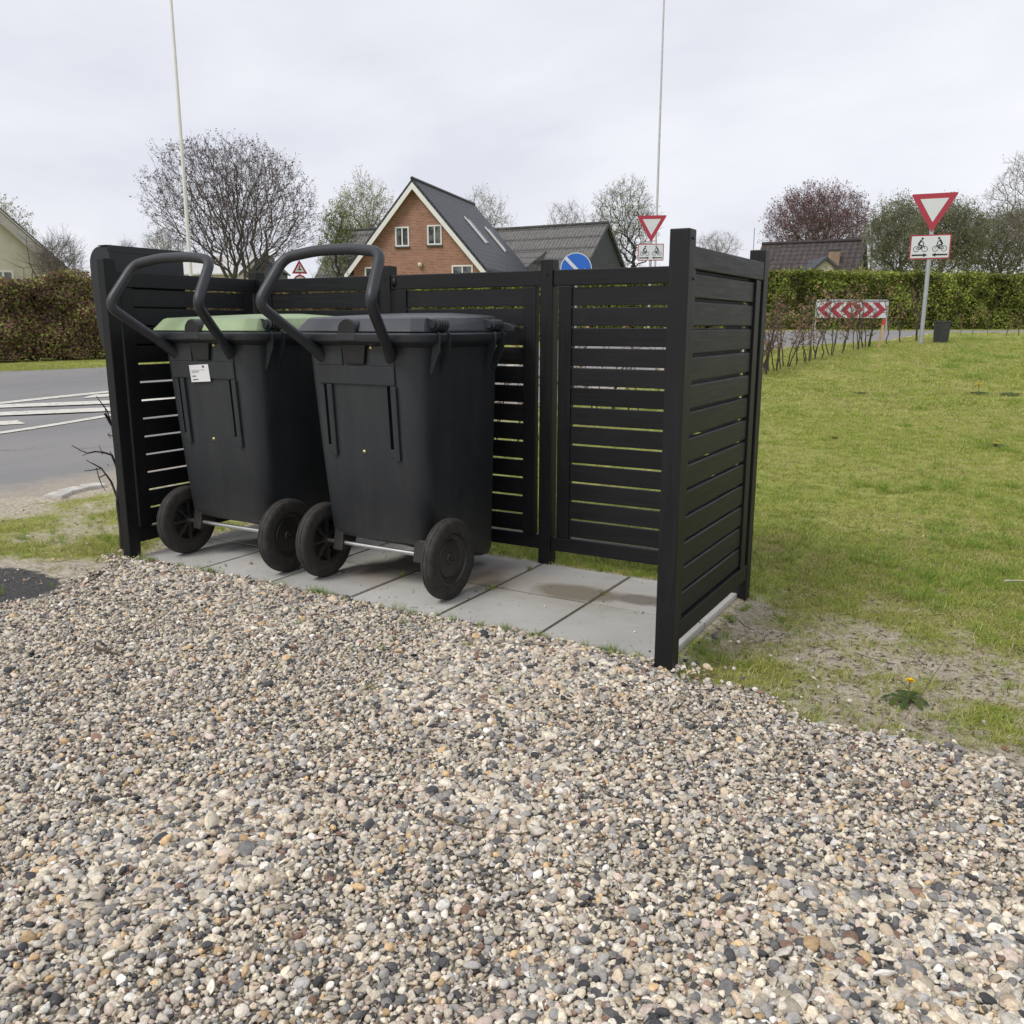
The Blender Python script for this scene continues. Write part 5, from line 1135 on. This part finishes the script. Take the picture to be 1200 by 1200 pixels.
rs=np.random.RandomState(5); lp=np.array([q_(*p) for p in ((127,545),(129,568),(131,567),(118,549),(120,531),(128,508))]); obj('leaves',quads_mesh('leaves',leaf_quads(lp,.02),pal(len(lp),[(.30,.10,.04)])),M_leaf,T_)
# ------------------------------------------------------------------ dandelions, twigs
def dandelion(u,v,label,h=.06,size=1,heads=1,leaves=9):
    p=hit(u,v); T_=thing('dandelion',label,'flower',tuple(p),R_.uniform(0,6),'dandelions in the lawn'); rs=np.random.RandomState(int(u))
    me_s=MB(); hd=[]
    for k in range(heads):
        a=rs.uniform(0,6.28); e=(math.cos(a)*.015*k*2,math.sin(a)*.015*k*2,h*rs.uniform(.8,1.1)); me_s.tube([(0,0,0),(e[0]*.6,e[1]*.6,e[2]*.5),e],.002*size,6); hd.append(e)
    obj('stalk',me_s.mesh('stalk'),simple('stalk_green',(.16,.16,.07),.6),T_)
    for e in hd:
        V=[];C=[]
        for rg in range(4):
            n=16-rg*3
            for k in range(n):
                a=2*math.pi*k/n+rg*.3; up=.2+rg*.35; L=.017*size*(1-rg*.17); d=np.array([math.cos(a),math.sin(a),up]); d/=np.linalg.norm(d); s=np.array([-math.sin(a),math.cos(a),0])*.0032*size; b0=np.array(e); V+=[b0-s*.4,b0+s*.4,b0+d*L+s,b0+d*L-s]; C.append((.85,.60*rs.uniform(.9,1.1),.02))
        obj('flower_head',quads_mesh('flower_head',np.array(V),np.array(C)),M_leaf,T_)
    V=[];C=[]
    for k in range(leaves):
        a=2*math.pi*k/leaves+rs.uniform(-.2,.2); L=.075*size*rs.uniform(.7,1.3); d=np.array([math.cos(a),math.sin(a),0]); s=np.array([-math.sin(a),math.cos(a),0])
        ws=[.004,.010,.006,.013,.007,.014,.004]; pp=[d*L*i/6+np.array([0,0,.008+.018*math.sin(math.pi*i/6)]) for i in range(7)]; col=np.array([(.06,.10,.025),(.09,.13,.03)][k%2])
        for i in range(6): V+=[pp[i]-s*ws[i]*size,pp[i]+s*ws[i]*size,pp[i+1]+s*ws[i+1]*size,pp[i+1]-s*ws[i+1]*size]; C.append(col)
    obj('leaf_rosette',quads_mesh('leaf_rosette',np.array(V),np.array(C)),M_leaf,T_)
dandelion(1064,823,'single yellow dandelion on bare sandy soil near the gravel',.075,1.0,1,10)
dandelion(1146,462,'pair of far yellow dandelions with a wide leaf clump',.11,1.9,2,12)
dandelion(1182,463,'flowerless dandelion clump beside the far yellow pair',.05,1.9,0,11)
dandelion(1167,524,'low yellow dandelion at the right of the lawn',.03,1.3,1,8)
dandelion(1008,462,'small leafy dandelion in the middle of the lawn',.02,1.2,0,8)
dandelion(978,515,'tiny yellow dandelion near the screen corner',.02,.6,1,7)
def twig(pix,r,label,z=.016,col=(.14,.115,.075),name='twig'):
    P=[hit(*p) for p in pix]; base=P[0]; T_=MB(); pts=[]
    for a,b_ in zip(P[:-1],P[1:]):
        for k in range(4): q=a+(b_-a)*k/4; pts.append(q)
    pts.append(P[-1]); n=len(pts); pts=[Vector((p[0]-base[0]+R_.gauss(0,.0012),p[1]-base[1]+R_.gauss(0,.0012),z+R_.uniform(-.001,.002)+ (max(0,p[2]-base[2]) if abs(p[2]-base[2])<.3 else 0))) for p in pts]
    T_.tube(pts,[r*(1-.55*i/(n-1))*R_.uniform(.85,1.15) for i in range(n)],8); o=obj(name,T_.mesh(name),simple('twig_%d'%int(col[0]*100),col,.9,0,.35,40,.5,90)); o.location=(base[0],base[1],0.0 if base[2]<.02 else base[2]); tag(o,label,'twig'); return o
twig([(505,967),(545,980),(600,990)],.0035,'thin greenish twig lying on the near gravel below the right bin')
twig([(600,990),(618,988),(636,980)],.0022,'short fork of twig beside the thin greenish twig on the gravel')
twig([(576,762),(605,758),(645,764)],.0075,'pale broken stick on the gravel by the slab edge',z=.014,col=(.26,.215,.15))
twig([(100,690),(112,683),(123,675)],.005,'dark stick where gravel meets the grass near the left post',col=(.07,.055,.04),z=.012)
twig([(112,768),(126,772),(138,776)],.007,'short dark piece of bark on the left gravel',col=(.09,.065,.04),z=.02)
twig([(1174,700),(1186,699),(1200,700)],.006,'pale stick on the grass at the right edge',col=(.45,.40,.32),z=.03)
twig([(1022,866),(1030,858),(1036,855)],.005,'crooked root piece at the edge of the gravel on the right',col=(.25,.19,.13),z=.014)
twig([(865,745),(872,752),(882,757)],.0025,'short dark twig beside the screen corner on the sand',col=(.06,.05,.04),z=.012)
twig([(1000,785),(1030,795),(1052,799)],.0018,'long hair-thin twig pointing at the dandelion',col=(.08,.06,.045),z=.012)
twig([(1060,850),(1100,800),(1122,765)],.0016,'thin upright runner right of the near dandelion',col=(.12,.08,.06),z=.012)
# ------------------------------------------------------------------ render settings
sc.cycles.use_denoising=True
sc.cycles.max_bounces=6; sc.cycles.diffuse_bounces=3; sc.cycles.glossy_bounces=3; sc.cycles.transmission_bounces=3; sc.cycles.transparent_max_bounces=4
